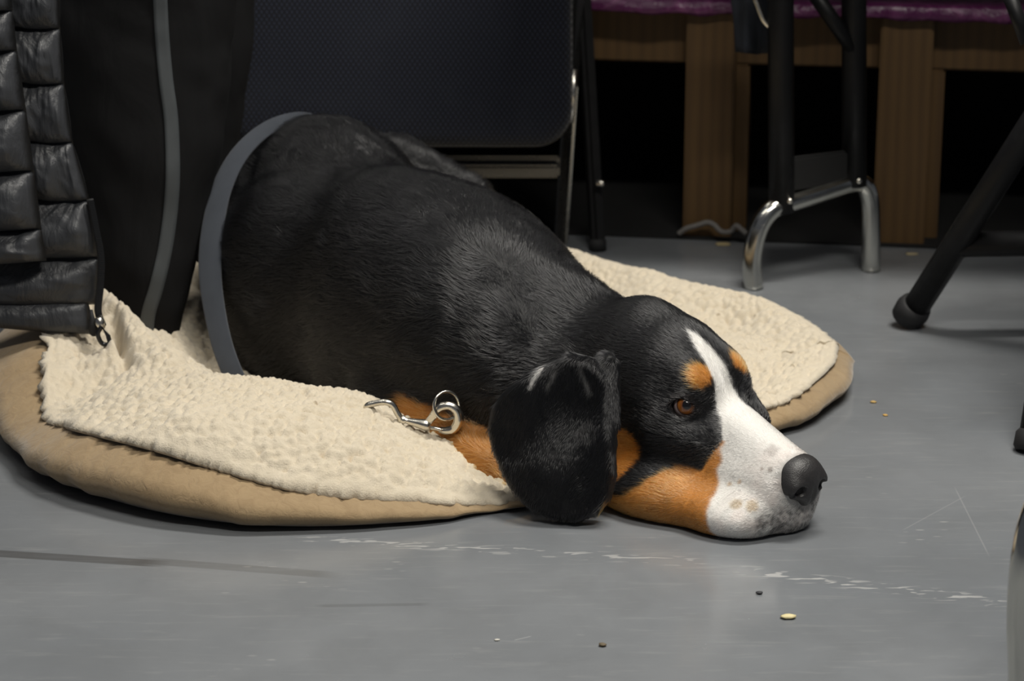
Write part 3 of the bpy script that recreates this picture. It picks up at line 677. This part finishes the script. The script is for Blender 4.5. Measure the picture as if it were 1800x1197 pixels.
for k in range(6):
    for i in range(L_ - 1): ff.append((k * L_ + i, k * L_ + i + 1, ((k + 1) % 6) * L_ + i + 1, ((k + 1) % 6) * L_ + i))
mesh('strap', wv.reshape(-1, 3), ff, m_webbing(), leash)
# snap hook
HY = 2.742
def hp(px, py, dy=0.0): return W(px, py, HY + dy)
sh = tube('snap_hook', smooth_path([hp(748, 747), hp(760, 733, -0.004), hp(772, 717, -0.006), hp(789, 713, -0.006), hp(803, 722, -0.006), hp(806, 739, -0.005), hp(798, 753, -0.004), hp(784, 757, -0.003), hp(772, 755, -0.002)], 8),
          np.interp(np.linspace(0, 1, 65), [0, 0.2, 0.4, 0.62, 0.85, 1], [0.0042, 0.0050, 0.0050, 0.0062, 0.0048, 0.0034]), M['nickel'], leash, 16)
sh['label'] = 'polished silver bolt snap hook'
def lathe_between(name, a, b, prof, mat, parent):
    a, b = np.array(a), np.array(b); path = [a + (b - a) * t for t, r in prof]; return tube(name, path, [r for t, r in prof], mat, parent, 20)
lathe_between('hook_stem', hp(703, 737), hp(757, 749, -0.003), [(0, 0.0026), (0.04, 0.0048), (0.12, 0.0052), (0.20, 0.0030), (0.26, 0.0038), (0.6, 0.0052), (0.85, 0.0070), (0.95, 0.0066), (1, 0.003)], M['nickel'], sh)
tube('spring_gate', smooth_path([hp(757, 752, -0.004), hp(766, 753, -0.005), hp(777, 756, -0.005)], 5), 0.0023, M['nickel'], sh)
tube('swivel_eye', smooth_path([hp(640, 728, 0.004), hp(645, 714, 0.003), hp(660, 709, 0.002), hp(678, 707), hp(690, 712), hp(697, 724), hp(704, 738), hp(694, 748, 0.004), hp(670, 748, 0.008), hp(648, 742, 0.008)], 8), 0.0036, M['nickel'], sh, 14, True)
rc = np.array(hp(785, 713, -0.004)); ax1 = np.array([1.0, 0, 0]) * 0.8 + np.array([0, 0.5, 0.25]); ax1 /= np.linalg.norm(ax1); ax2 = np.cross([0.35, -0.85, 0.2], ax1); ax2 /= np.linalg.norm(ax2)
ang = np.linspace(0, 2 * math.pi, 48, endpoint=False)
tag(tube('collar_ring', [rc + 0.0158 * (math.cos(t) * ax1 + math.sin(t) * ax2) for t in ang], 0.0018, M['nickel'], None, 12, True), 'thin silver collar ring threaded through the leash snap hook', 'ring')

# ------------------------------------------------------------------ jacket hanging by the bed
def m_nylon():
    t = NT('black_nylon'); co = t.coords(); n = t.noise(t.coords((30, 30, 9)), 1.6, 5, 0.6, 1.5); f = t.noise(co, 700, 2); t.bump(t.math('ADD', n, t.math('MULTIPLY', f, 0.05)), 0.5, 0.006)
    return t.set(t.mix(n, (0.030, 0.032, 0.036), (0.044, 0.046, 0.051)), 0.42, 0.0, 0.45)
M['nylon'] = m_nylon()
jacket = tag(empty('puffer_jacket', G(60, 740)), 'black quilted puffer jacket hanging over the raised corner of the dog bed', 'jacket')
def baffle(corners, Y, puff, seed, name='quilted_panel', nu=46, nv=22, wr=1.0):
    (tl, tr, br, bl_) = [np.array(c, float) for c in corners]
    u, v = np.meshgrid(np.linspace(0, 1, nu), np.linspace(0, 1, nv), indexing='ij'); u, v = u.ravel()[:, None], v.ravel()[:, None]
    p = (1 - v) * ((1 - u) * tl + u * tr) + v * ((1 - u) * bl_ + u * br)
    p[:, 1] += 9 * np.sin(u[:, 0] * math.pi) * (v[:, 0] - 0.1) * 0.6
    P = np.array([W(a, b, Y) for a, b in p]); cr = np.c_[u * 9 + seed * 7.7, v * 2.2, np.full_like(u, seed)]; cr2 = np.c_[u * 20 + seed, v * 3.5 + 3 * u, np.full_like(u, seed + .5)]
    pr = (np.clip(4 * v * (1 - v), 0, 1) ** 0.45 * np.clip(4 * u * (1 - u) * 3, 0, 1) ** 0.4)[:, 0]
    sag = (0.75 + 0.5 * v[:, 0])
    wrk = (0.26 * vnoise(np.c_[u * 3.2 + v * 1.1 + seed * 7.7, v * 1.6, np.full_like(u, seed)], 60) + 0.13 * vnoise(cr2, 61) * (1 - v[:, 0]) + 0.06 * vnoise(np.c_[u * 9 - v * 4, v * 8, np.full_like(u, seed)], 62)) * wr
    off = puff * pr * (sag + wrk)
    fr = P + np.array([-0.18, -0.95, 0.12]) * off[:, None]; bk = P + np.array([0.1, 1.0, 0]) * (0.5 * puff * pr)[:, None]
    n = nu * nv; idx = np.arange(n).reshape(nu, nv); q = np.stack([idx[:-1, :-1], idx[1:, :-1], idx[1:, 1:], idx[:-1, 1:]], -1).reshape(-1, 4)
    V = np.vstack([fr, bk]); F = [tuple(x) for x in q] + [tuple(x[::-1] + n) for x in q]
    rim_ = list(idx[:, 0]) + list(idx[-1, 1:]) + list(idx[-2::-1, -1]) + list(idx[0, -2:0:-1])
    for a, b in zip(rim_, rim_[1:] + rim_[:1]): F.append((b, a, a + n, b + n))
    return mesh(name, V, F, M['nylon'], jacket)
ysL = [-140, -40, 18, 88, 193, 300, 402, 458]; xsL = [15, 18, 22, 30, 46, 60, 73, 82]
for i in range(len(ysL) - 1):
    baffle([(-170, ysL[i] + 6), (xsL[i], ysL[i]), (xsL[i + 1], ysL[i + 1]), (-170, ysL[i + 1] + 6)], 2.935, 0.036, i)
ysR = [-140, -50, 50, 147, 250, 352, 452, 535]; xsR = [102, 104, 106, 113, 128, 158, 178, 176]; xlR = [0, 0, 20, 35, 45, 55, 60, -10]
for i in range(len(ysR) - 1):
    x0 = xlR[i] if i < 6 else -170
    baffle([(x0, ysR[i] - 3), (xsR[i], ysR[i]), (xsR[i + 1], ysR[i + 1]), (xlR[i + 1] if i < 5 else -170, ysR[i + 1] - 3)], 2.965, 0.024, 20 + i)
hem = baffle([(-170, 530), (155, 530), (170, 588), (-170, 556)], 2.955, 0.016, 41, 'hem', 50, 12)
zp = smooth_path([W(158, 350, 2.955), W(168, 400, 2.952), W(177, 450, 2.95), (W(176, 500, 2.95)), W(172, 545, 2.945), W(180, 570, 2.94)], 8)
zo = tube('zipper_tape', zp, 0.0042, m_plain('zip_tape', (0.012, 0.012, 0.013), 0.8), jacket, 10)
tv, tf = [], []
for i in range(0, len(zp) - 1):
    for h_ in (0.25, 0.75):
        c = zp[i] * (1 - h_) + zp[i + 1] * h_; b0 = len(tv)
        for dx in (-1, 1):
            for dy in (-1, 1):
                for dz in (-1, 1): tv.append(c + np.array([0.0032 * dx + 0.002, -0.004 + 0.0012 * dy, 0.0009 * dz]))
        for q in ((0, 1, 3, 2), (4, 6, 7, 5), (0, 4, 5, 1), (2, 3, 7, 6), (0, 2, 6, 4), (1, 5, 7, 3)): tf.append(tuple(b0 + k for k in q))
zt_ = mesh('zipper_teeth', tv, tf, M['black_gloss'], zo, False); zt_['kind'] = 'stuff'
sl = lathe_between('zipper_slider', W(172, 557, 2.935), W(180, 580, 2.932), [(0, 0.003), (0.15, 0.0052), (0.5, 0.0058), (0.85, 0.0045), (1, 0.002)], M['nickel'], jacket)
tube('puller', smooth_path([W(178, 574, 2.926), W(172, 588, 2.925), W(180, 604, 2.925), W(192, 604, 2.925), W(190, 590, 2.926)], 6), 0.0028, M['black_gloss'], sl, 10, True)
lathe_between('hem_cord_end', W(160, 545, 2.938), W(166, 590, 2.938), [(0, 0.002), (0.3, 0.003), (0.5, 0.0055), (0.9, 0.006), (1, 0.003)], M['rubber'], jacket)

# ------------------------------------------------------------------ person: trouser legs beside the bed
def m_trouser():
    t = NT('black_trouser_knit'); n = t.noise(t.coords((9, 9, 3)), 2.2, 4, 0.5, 0.6); f = t.noise(t.coords(), 900, 2); t.bump(t.math('ADD', n, t.math('MULTIPLY', f, 0.04)), 0.35, 0.010)
    return t.set(t.mix(n, (0.0045, 0.0045, 0.0050), (0.0085, 0.0085, 0.0090)), 0.85, 0.0, 0.15)
M['trouser'] = m_trouser()
person = tag(empty('person', G(250, 640)), "person in black track trousers with a grey side stripe, only the legs showing", 'person')
def leg_loft(rows, seed, ky=0.75):
    rows = np.array(rows, float); m = 64; t = np.linspace(0, len(rows) - 1, m); R = np.stack([np.interp(t, range(len(rows)), rows[:, k]) for k in range(rows.shape[1])], 1)
    ker = np.array([1, 2, 3, 2, 1]) / 9.0; R = np.stack([np.convolve(np.r_[R[0, k], R[0, k], R[:, k], R[-1, k], R[-1, k]], ker, 'valid') for k in range(R.shape[1])], 1)
    seg = 72; a = np.linspace(0, 2 * math.pi, seg, endpoint=False); V = []
    for cx, cy, cz, r in R:
        wr = 1 + 0.05 * vnoise(np.c_[np.cos(a) * 1.6 + cz * 6, np.sin(a) * 1.6, np.full(seg, cz * 14 + seed)], 70) + 0.03 * vnoise(np.c_[np.cos(a) * 3 + cz * 18, np.sin(a) * 3, np.full(seg, cz * 30 + seed)], 71)
        V.append(np.c_[cx + r * np.cos(a) * wr, cy + ky * r * np.sin(a) * wr, np.full(seg, cz)])
    V = np.vstack(V); F = []
    for i in range(m - 1):
        for k in range(seg): F.append((i * seg + k, i * seg + (k + 1) % seg, (i + 1) * seg + (k + 1) % seg, (i + 1) * seg + k))
    F.append(tuple(range(seg))[::-1]); F.append(tuple(range((m - 1) * seg, m * seg)))
    return V, F, R
def row(px, py, Y, hw): p = W(px, py, Y); return (p[0], p[1], p[2], hw / 1370)
R1 = [row(252, 588, 3.12, 66), row(250, 540, 3.12, 76), row(246, 450, 3.13, 100), row(250, 350, 3.15, 118), row(248, 220, 3.17, 142), row(248, 100, 3.19, 160), row(250, 0, 3.20, 170), row(252, -100, 3.20, 165), row(272, -200, 3.22, 125)]
V1, F1, RR1 = leg_loft(R1, 1); tl = mesh('trouser_leg', V1, F1, M['trouser'], person)
R2 = [row(330, 560, 3.40, 60), row(335, 430, 3.41, 72), row(345, 250, 3.43, 80), row(362, 80, 3.45, 88), row(372, -60, 3.46, 88), row(372, -160, 3.48, 80)]
V2, F2, RR2 = leg_loft(R2, 5); mesh('trouser_leg', V2, F2, M['trouser'], person)
# grey stripe laid on the near leg
from mathutils.bvhtree import BVHTree
bvh = BVHTree.FromPolygons([tuple(map(float, p)) for p in V1], F1)
scp = smooth_path([(277, -90, 0), (281, -20, 0), (285, 60, 0), (292, 140, 0), (301, 210, 0), (304, 300, 0), (300, 370, 0), (290, 440, 0), (275, 505, 0), (262, 548, 0), (257, 585, 0)], 8); sv = []
for i in range(len(scp)):
    T = scp[min(i + 1, len(scp) - 1)] - scp[max(i - 1, 0)]; nrm2 = np.array([-T[1], T[0]]) / np.hypot(T[0], T[1])
    for k in (-1, -0.5, 0, 0.5, 1):
        q = scp[i, :2] + nrm2 * k * 12.5; d = Vector(W(q[0], q[1], 2.0)) - cam.location; h = bvh.ray_cast(cam.location, d.normalized())[0]
        sv.append(np.array(h if h is not None else W(q[0], q[1], 3.05)) + np.array([0, -0.0016, 0.0004]))
sf = [(i * 5 + k, i * 5 + k + 1, (i + 1) * 5 + k + 1, (i + 1) * 5 + k) for i in range(len(scp) - 1) for k in range(4)]
st_o = mesh('side_stripe', sv, sf, m_plain('grey_stripe', (0.050, 0.056, 0.060), 0.6, 0, 0.12, 40), tl); st_o['label'] = 'grey stripe down the trouser seam'
so = st_o.modifiers.new('solid', 'SOLIDIFY'); so.thickness = 0.0012; so.offset = 0
# shoes under the hems and thighs leading out of the picture
for R_ in (RR1, RR2):
    c = R_[0]; bm = bmesh.new(); bmesh.ops.create_uvsphere(bm, u_segments=24, v_segments=16, radius=1.0)
    for v in bm.verts:
        v.co.z = max(v.co.z, -0.55); w_ = 0.045 - 0.008 * v.co.y
        v.co = Vector((c[0] + v.co.x * w_, c[1] + 0.05 + v.co.y * 0.13, 0.036 + v.co.z * 0.055))
    from_bm('shoe', bm, M['rubber'], person, True)
    e_ = R_[-1]; tube('trouser_thigh', smooth_path([(e_[0], e_[1], e_[2] - 0.05), (e_[0] - 0.03, e_[1] + 0.02, e_[2] + 0.02), (e_[0] - 0.15, e_[1] + 0.06, e_[2] + 0.05), (e_[0] - 0.40, e_[1] + 0.16, e_[2] + 0.06)], 8), [e_[3] * 0.85] * 25, M['trouser'], person, 32)

# ------------------------------------------------------------------ platform
PA, PB = G(1000, 410), G(1800, 440); pdir = (PB - PA) / np.linalg.norm(PB - PA); prz = math.atan2(pdir[1], pdir[0]); pn = np.array([-pdir[1], pdir[0], 0])
plat = tag(empty('wooden_platform', PA, 0), 'raw pine platform on posts with a purple covering', 'platform')
def on_front(px, z): # point on the platform's front plane under pixel column
    best = None
    for s_ in np.linspace(-1.2, 2.0, 3201):
        p = PA + pdir * s_ + np.array([0, 0, z]); d = p - np.array([0, 0, CAMH]); x = 900 + FPX * d[0] / (d @ FWD)
        if best is None or abs(x - px) < best[0]: best = (abs(x - px), s_)
    return best[1]
def zat(px, py):
    s_ = on_front(px, 0.15); p = PA + pdir * s_; return W(px, py, p[1])[2]
zb0, zb1 = zat(1300, 122), zat(1300, 22)
def pbox(name, s0, s1, z0, z1, dep, d0, mat, parent=plat, bevel=0.003):
    c = PA + pdir * (s0 + s1) / 2 + pn * (d0 + dep / 2); return box(name, (c[0], c[1], (z0 + z1) / 2), (s1 - s0, dep, z1 - z0), mat, parent, prz, bevel)
sA = on_front(1203, 0.15); sB = on_front(1288, 0.15); sC = on_front(1540, 0.15); sD = on_front(1632, 0.15)
pbox('apron_board', -0.75, 1.45, zb0, zb1, 0.038, 0.040, M['wood'])
for a, b in ((sA, sB), (sC, sD), (-0.62, -0.53)):
    po = pbox('post', a, b, 0.001, zb1, 0.038, 0.0, M['wood'])
    pbox('post_backing', a + 0.014, b + 0.02, 0.001, zb0, 0.060, 0.039, M['wood'], po)
pbox('rear_apron', -0.75, 1.45, zat(1300, 185) + 0.06, zb1, 0.038, 0.62, m_plain('aged_timber', (0.10, 0.075, 0.05), 0.8, 0, 0.3, 6))
pbox('deck_board', -0.78, 1.48, zb1, zb1 + 0.018, 0.72, -0.01, M['wood'])
pbox('black_skirt', -0.78, 1.48, 0.001, zb1 - 0.005, 0.006, 0.665, M['dark_backing'])
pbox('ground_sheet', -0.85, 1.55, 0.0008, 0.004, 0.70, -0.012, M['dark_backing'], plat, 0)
def m_purple():
    t = NT('purple_plastic_sheet'); n = t.noise(t.coords((9, 9, 9)), 3.0, 5, 0.6, 1.5); t.bump(n, 0.6, 0.01)
    return t.set(t.mix(t.ramp(n, [(0.5, 0.0), (0.7, 1.0)]), (0.080, 0.010, 0.062), (0.18, 0.045, 0.14)), 0.3, 0.0, 0.5)
nu_ = 160; sv = np.linspace(-0.80, 1.50, nu_); dr = 0.0035 * vnoise(np.c_[sv * 9, sv * 0, sv * 0], 80) ; rowsP = []
for k, (dd, zz, wv_) in enumerate(((0.73, zb1 + 0.019, 0), (-0.012, zb1 + 0.0195, 0), (-0.018, zb1 + 0.016, 0.4), (-0.020, zb1 + 0.004, 1), (-0.019, zb1 - 0.002, 1.0))):
    rowsP.append(np.array([PA + pdir * s_ + pn * (dd + wv_ * dr[i]) + np.array([0, 0, zz + (wv_ * dr[(i * 3) % nu_] if k == 4 else 0)]) for i, s_ in enumerate(sv)]))
VP = np.vstack(rowsP); FP = [(k * nu_ + i, (k + 1) * nu_ + i, (k + 1) * nu_ + i + 1, k * nu_ + i + 1) for k in range(4) for i in range(nu_ - 1)]
pc = mesh('purple_sheet', VP, FP, m_purple(), plat); md = pc.modifiers.new('solid', 'SOLIDIFY'); md.thickness = 0.0015

# ------------------------------------------------------------------ folding table with chrome feet
table = tag(empty('folding_table', G(1430, 490)), 'folding table on black posts with a bent chrome foot in front of the platform', 'table')
f1, f2 = G(1325, 507), G(1531, 476)
def tf_(px, py, k): p = f1 + (f2 - f1) * k; return W(px, py, p[1])
foot_path = smooth_path([f1 + [0, 0, 0.001], tf_(1322, 455, 0.02), tf_(1334, 402, 0.06), tf_(1356, 370, 0.14), tf_(1386, 357, 0.26), tf_(1440, 340, 0.55), tf_(1496, 322, 0.84), tf_(1519, 326, 0.95), tf_(1529, 352, 0.99), tf_(1531, 400, 1.0), f2 + [0, 0, 0.001]], 8)
tube('chrome_foot', foot_path, 0.0138, M['chrome'], table, 24)
def post(px, py, k, top_px, mat, r, nm='post'):
    a = tf_(px, py, k); b = W(top_px, -40, a[1] + 0.0); b = a + (b - a) * ((0.70 - a[2]) / (b[2] - a[2])); return tube(nm, [a, b], r, mat, table, 20)
post(1374, 372, 0.24, 1372, M['black_metal'], 0.0185); post(1502, 326, 0.85, 1501, M['black_metal'], 0.0180)
for px, py, k in ((1386, 350, 0.24), (1507, 315, 0.86)): lathe_between('bolt', tf_(px, py, k) + [0, -0.012, 0], tf_(px, py, k) + [0, -0.020, 0.003], [(0, 0.005), (0.5, 0.005), (1, 0.003)], M['nickel'], table)
tube('brace', [W(1425, -20, 3.585), W(1502, 90, 3.60)], 0.011, M['black_metal'], table, 14)
tube('lock_link', smooth_path([W(1318, -30, 3.55), W(1332, 10, 3.55), W(1343, 36, 3.55), W(1356, 50, 3.55)], 6), 0.004, M['nickel'], table, 10)
box('cross_panel', (tf_(1440, 300, 0.55)), (0.115, 0.012, 0.050), M['dark_backing'], table, math.atan2((f2 - f1)[1], (f2 - f1)[0]))
tm = (f1 + f2) / 2
box('table_top', (tm[0] + 0.45, tm[1] + 0.18, 0.715), (1.60, 0.80, 0.03), m_plain('table_laminate', (0.30, 0.28, 0.25), 0.4, 0, 0.1, 5), table, prz, 0.006)
for k in (0, 1):   # the other end of the table, beyond the frame
    q = (f1, f2)[k] + pdir * 1.05; tube('post', [q + [0, 0, 0.001], q + [0, 0, 0.70]], 0.018, M['black_metal'], table, 16)
# dark cloth hanging beside the table post
hv, hf_ = [], []
for i in range(14):
    for j in range(14):
        u, v = i / 13, j / 13; w_ = (1292 + 62 * u - 8 * (1 - v) * (1 - u)); y_ = -60 + 156 * v - 8 * abs(u - 0.6)
        p = W(w_, y_, 3.60 + 0.012 * math.sin(u * 9 + v * 2)); hv.append(p)
for i in range(13):
    for j in range(13): hf_.append((i * 14 + j, i * 14 + j + 1, (i + 1) * 14 + j + 1, (i + 1) * 14 + j))
hc_ = mesh('cloth_corner', hv, hf_, m_plain('navy_cloth', (0.010, 0.013, 0.020), 0.9, 0, 0.3, 30), table); md = hc_.modifiers.new('solid', 'SOLIDIFY'); md.thickness = 0.004

# ------------------------------------------------------------------ navy folding chair behind the dog
def m_navy():
    t = NT('navy_weave'); ws = []
    for ang in (0.62, -0.62):
        w = t.new('ShaderNodeTexWave', wave_type='BANDS'); w.inputs['Scale'].default_value = 52; w.inputs['Distortion'].default_value = 0.6; w.inputs['Detail'].default_value = 1
        t.lk(t.coords((1, 0, 1), rot=(0, ang, 0)), w.inputs['Vector']); ws.append(w.outputs['Fac'])
    h = t.math('MULTIPLY', ws[0], ws[1]); n = t.noise(t.coords(), 14, 4)
    c = t.mix(t.ramp(h, [(0.15, 0.0), (0.6, 1.0)]), (0.003, 0.0035, 0.0065), (0.014, 0.018, 0.032)); c = t.mix(t.ramp(n, [(0.5, 0.0), (0.8, 0.25)]), c, (0.016, 0.019, 0.026))
    t.bump(h, 0.5, 0.0015); return t.set(c, 0.9, 0.0, 0.15, 0.25)
CY = 3.66
M['frame_steel'] = m_plain('frame_steel', (0.10, 0.10, 0.10), 0.28, 0.85, 0.2, 30)
chair = tag(empty('folding_chair', G(700, 450)), 'navy padded folding chair with black frame standing behind the dog', 'chair')
def pad(name, corners, thick, rad, mat, parent, edge=0.012):
    # padded rounded rectangle: corners = centre, half width vector, half height vector
    c, ux, uy = [np.array(a, float) for a in corners]; hw_, hh_ = np.linalg.norm(ux), np.linalg.norm(uy); ux, uy = ux / hw_, uy / hh_; nz = np.cross(ux, uy)
    out = []
    for cx, cy, a0 in ((hw_ - rad, hh_ - rad, 0), (-hw_ + rad, hh_ - rad, 90), (-hw_ + rad, -hh_ + rad, 180), (hw_ - rad, -hh_ + rad, 270)):
        for k in range(9): a = math.radians(a0 + 90 * k / 8); out.append((cx + rad * math.cos(a), cy + rad * math.sin(a)))
    out = np.array(out); n = len(out); V = []
    levels = [(-0.5, 0.0, 0), (-0.5, 1.0 - 0.04, 0), (-0.25, 1.0, 0), (0.15, 1.0, 0), (0.40, 0.975, 0), (0.50, 0.93, 0), (0.56, 0.75, 0), (0.60, 0.4, 0), (0.61, 0.0, 0)]
    for h_, s_, _ in levels: V.append(c + out[:, :1] * s_ * ux + out[:, 1:] * s_ * uy + nz * thick * h_)
    V = np.vstack(V); F = [(i * n + k, i * n + (k + 1) % n, (i + 1) * n + (k + 1) % n, (i + 1) * n + k) for i in range(len(levels) - 1) for k in range(n)]
    return mesh(name, V, F, mat, parent)
pb = W(697, 257, CY); lean = np.array([0, 0.30, 0.954]); hh = 0.235
hw3 = (1003 - 385) / 2 * (np.linalg.norm(W(698, 150, CY + 0.03) - W(699, 150, CY + 0.03)))
seat = pad('seat_pad', (pb + lean * hh, np.array([hw3, 0, 0]), lean * hh), 0.045, 0.055, m_navy(), chair)
def bar(name, a, b, w_, t_, mat, parent, bev=0.003):
    a, b = Vector(a), Vector(b); L_ = (b - a).length; R = (b - a).to_track_quat('Z', 'Y').to_matrix().to_4x4(); return box(name, (a + b) / 2, (w_, t_, L_), mat, parent, 0, bev, R)
for sx in (1, -1):
    def mx(p): return p if sx > 0 else np.array([2 * pb[0] - p[0], p[1], p[2]])
    fl_ = bar('front_leg', mx(G(986, 428) + [0, 0, 0.001]), mx(W(1018, -60, CY + 0.14)), 0.0165, 0.026, M['frame_steel'], chair, 0.006)
    bar('leg_glint', mx(G(993, 428) + [0, -0.004, 0.001]), mx(W(1012, 150, CY + 0.075)), 0.0042, 0.012, M['nickel'], fl_, 0.0015)  # added bright strip, stands in for the glint along the tube's edge
    bar('rear_leg', mx(G(1051, 440) + [0, 0, 0.001]), mx(W(1022, -60, CY + 0.16)), 0.020, 0.026, M['black_metal'], chair, 0.006)
    lathe_between('rivet', mx(W(1062, 322, CY + 0.07)), mx(W(1048, 322, CY + 0.07)), [(0, 0.004), (0.2, 0.005), (1, 0.005)], M['nickel'], chair)
    tube('support_rod', [mx(W(1010, 122, CY + 0.02)), mx(W(1004, 215, CY + 0.02))], 0.0045, M['nickel'], chair, 10)
    lathe_between('foot_cap', mx(G(1051, 440) + [0, -0.001, 0.0005]), mx(G(1051, 440) + [-0.001, 0.001, 0.018]), [(0, 0.013), (0.8, 0.0135), (1, 0.011)], M['rubber'], chair)
cb = W(984, 300, CY + 0.055); bar('cross_bar', cb, mx(cb), 0.018, 0.020, M['frame_steel'], chair, 0.004)
cb = W(984, 285, CY + 0.07); bar('upper_cross_bar', cb, mx(cb), 0.010, 0.020, M['frame_steel'], chair, 0.003)

# ------------------------------------------------------------------ black folding chair at the right
ch2 = tag(empty('folding_chair', G(1592, 572)), 'black folding chair with rubber feet at the right edge of the picture', 'chair')
la = G(1592, 573); lb = W(1692, 415, 3.27); ld = (lb - la) / np.linalg.norm(lb - la)
top2 = la + ld * 0.52
tube('rear_leg', [la + ld * 0.012 + [0, 0, 0.004], top2], 0.0185, M['black_metal'], ch2, 20)
lathe_between('rubber_foot', la + [0, 0, 0.0105], la + ld * 0.034 + [0, 0, 0.006], [(0, 0.015), (0.06, 0.0225), (0.6, 0.0245), (0.95, 0.022), (1, 0.019)], M['rubber'], ch2)
off2 = np.array([0.44, 0.02, 0])
tube('rear_leg', [la + off2 + ld * 0.012 + [0, 0, 0.004], top2 + off2], 0.0185, M['black_metal'], ch2, 20)
tube('cross_bar', [la + ld * 0.155, la + ld * 0.155 + off2], 0.0175, M['black_metal'], ch2, 16)
fa = G(1812, 795); fb = fa + np.array([0.16, 0.36, 0.80])
for k, o_ in enumerate((np.zeros(3), off2 * np.array([1, 1, 1]))):
    tube('front_leg', [fa + o_ + [0, 0, 0.006], fb + o_], 0.0165, M['black_metal'], ch2, 16)
    lathe_between('rubber_foot', fa + o_ + [0, 0, 0.0005], fa + o_ + (fb - fa) * 0.03, [(0, 0.018), (0.2, 0.0215), (0.8, 0.021), (1, 0.017)], M['rubber'], ch2)
sc_ = (fa + (fb - fa) * 0.52) * 0.5 + top2 * 0.5 + off2 / 2; sc_[2] = 0.44
pad('seat_pad', (sc_ + np.array([0.0, 0.0, 0]), off2 * 0.52, np.array([0.045, 0.20, 0])), 0.035, 0.05, M['rubber'], ch2)
bkc = fb + off2 / 2 + np.array([0, 0.02, 0.0]); pad('backrest', (bkc, off2 * 0.5, np.array([0, 0.05, 0.10])), 0.025, 0.04, M['rubber'], ch2)
tube('side_strut', [W(1768, -25, 3.12), W(1806, 75, 3.10)], 0.009, M['black_metal'], ch2, 12)

# ------------------------------------------------------------------ near chrome foot at the frame's edge
cf0 = W(1797, 1230, 2.10); cf0[2] = 0.001; x0 = cf0
near_leg = tag(empty('chrome_table_leg', x0), 'blurred chrome table leg at the lower right corner', 'table leg')
zt2 = W(1795, 880, 2.10)
tube('chrome_foot', smooth_path([x0, x0 + [0, 0, 0.04], W(1797, 1090, 2.10), W(1804, 985, 2.10), W(1822, 905, 2.11), W(1852, 865, 2.13), W(1960, 815, 2.20), W(2080, 800, 2.27), W(2110, 830, 2.29), [W(2115, 880, 2.30)[0], 2.30, 0.001]], 8), 0.0140, M['chrome'], near_leg, 24)
tube('post', [W(1880, 835, 2.155), W(1880, 835, 2.155) + [0, 0, 0.6]], 0.017, M['black_metal'], near_leg, 16)

# ------------------------------------------------------------------ small things on the floor
tag(tube('crumpled_cord', smooth_path([W(1193, 411, 3.80), W(1206, 402, 3.795), W(1226, 396, 3.79), W(1244, 391, 3.785), W(1256, 396, 3.78), W(1268, 407, 3.775), W(1284, 407, 3.775), W(1294, 397, 3.77), W(1304, 404, 3.765), W(1312, 411, 3.76)], 6), 0.0042, m_plain('pale_cord', (0.16, 0.15, 0.14), 0.8, 0, 0.3, 90), None, 8), 'crumpled pale cord lying at the foot of the platform post', 'cord')
def crumb(name, px, py, r, color, label, flat=0.35, cat='crumb', seed=0):
    bm = bmesh.new(); bmesh.ops.create_icosphere(bm, subdivisions=2, radius=1.0); p = G(px, py)
    for v in bm.verts:
        k = 1 + 0.35 * float(vnoise(np.array([[v.co.x * 1.7 + seed * 5, v.co.y * 1.7, v.co.z * 1.7]]), 90)[0]); v.co = Vector((p[0] + v.co.x * r * k * 1.25, p[1] + v.co.y * r * k, max(0.0003, r * flat + v.co.z * r * flat * k)))
    tag(from_bm(name, bm, m_plain(name, color, 0.7, 0, 0.25, 300), None, True), label, cat, 'crumbs on the floor')
crumb('bread_crumb', 1385, 1087, 0.0058, (0.62, 0.54, 0.30), 'pale yellow crumb on the floor in front of the muzzle', 0.4, seed=1)
crumb('grit_speck', 1335, 1044, 0.0026, (0.03, 0.03, 0.035), 'dark grit speck on the floor nearest the muzzle', 0.6, 'speck', 2)
crumb('grit_speck', 1059, 1136, 0.0030, (0.12, 0.09, 0.05), 'brown grit speck on the floor below the ear', 0.6, 'speck', 3)
crumb('bread_crumb', 1535, 708, 0.0030, (0.45, 0.30, 0.10), 'small ochre crumb beside the far lobe of the dog bed', 0.4, seed=4)
crumb('bread_crumb', 1556, 731, 0.0026, (0.50, 0.30, 0.08), 'tiny orange crumb on the floor right of the dog bed', 0.4, seed=5)
crumb('bread_crumb', 1270, 430, 0.0105, (0.42, 0.34, 0.18), 'flat yellowish crumb behind the dog bed near the platform', 0.12, seed=6)
crumb('bread_crumb', 1602, 447, 0.0075, (0.48, 0.40, 0.24), 'flat pale crumb beside the bent chrome foot', 0.12, seed=7)
crumb('bread_crumb', 874, 1126, 0.0022, (0.60, 0.58, 0.52), 'tiny white crumb on the open floor below the bed', 0.4, seed=8)
# walls of the room, far outside the light
tag(mesh('wall_back', [(-4, 6.0, 0), (4, 6.0, 0), (4, 6.0, 3.2), (-4, 6.0, 3.2)], [(0, 1, 2, 3)], m_plain('dark_wall', (0.05, 0.05, 0.05), 0.9), None, False), kind='structure')
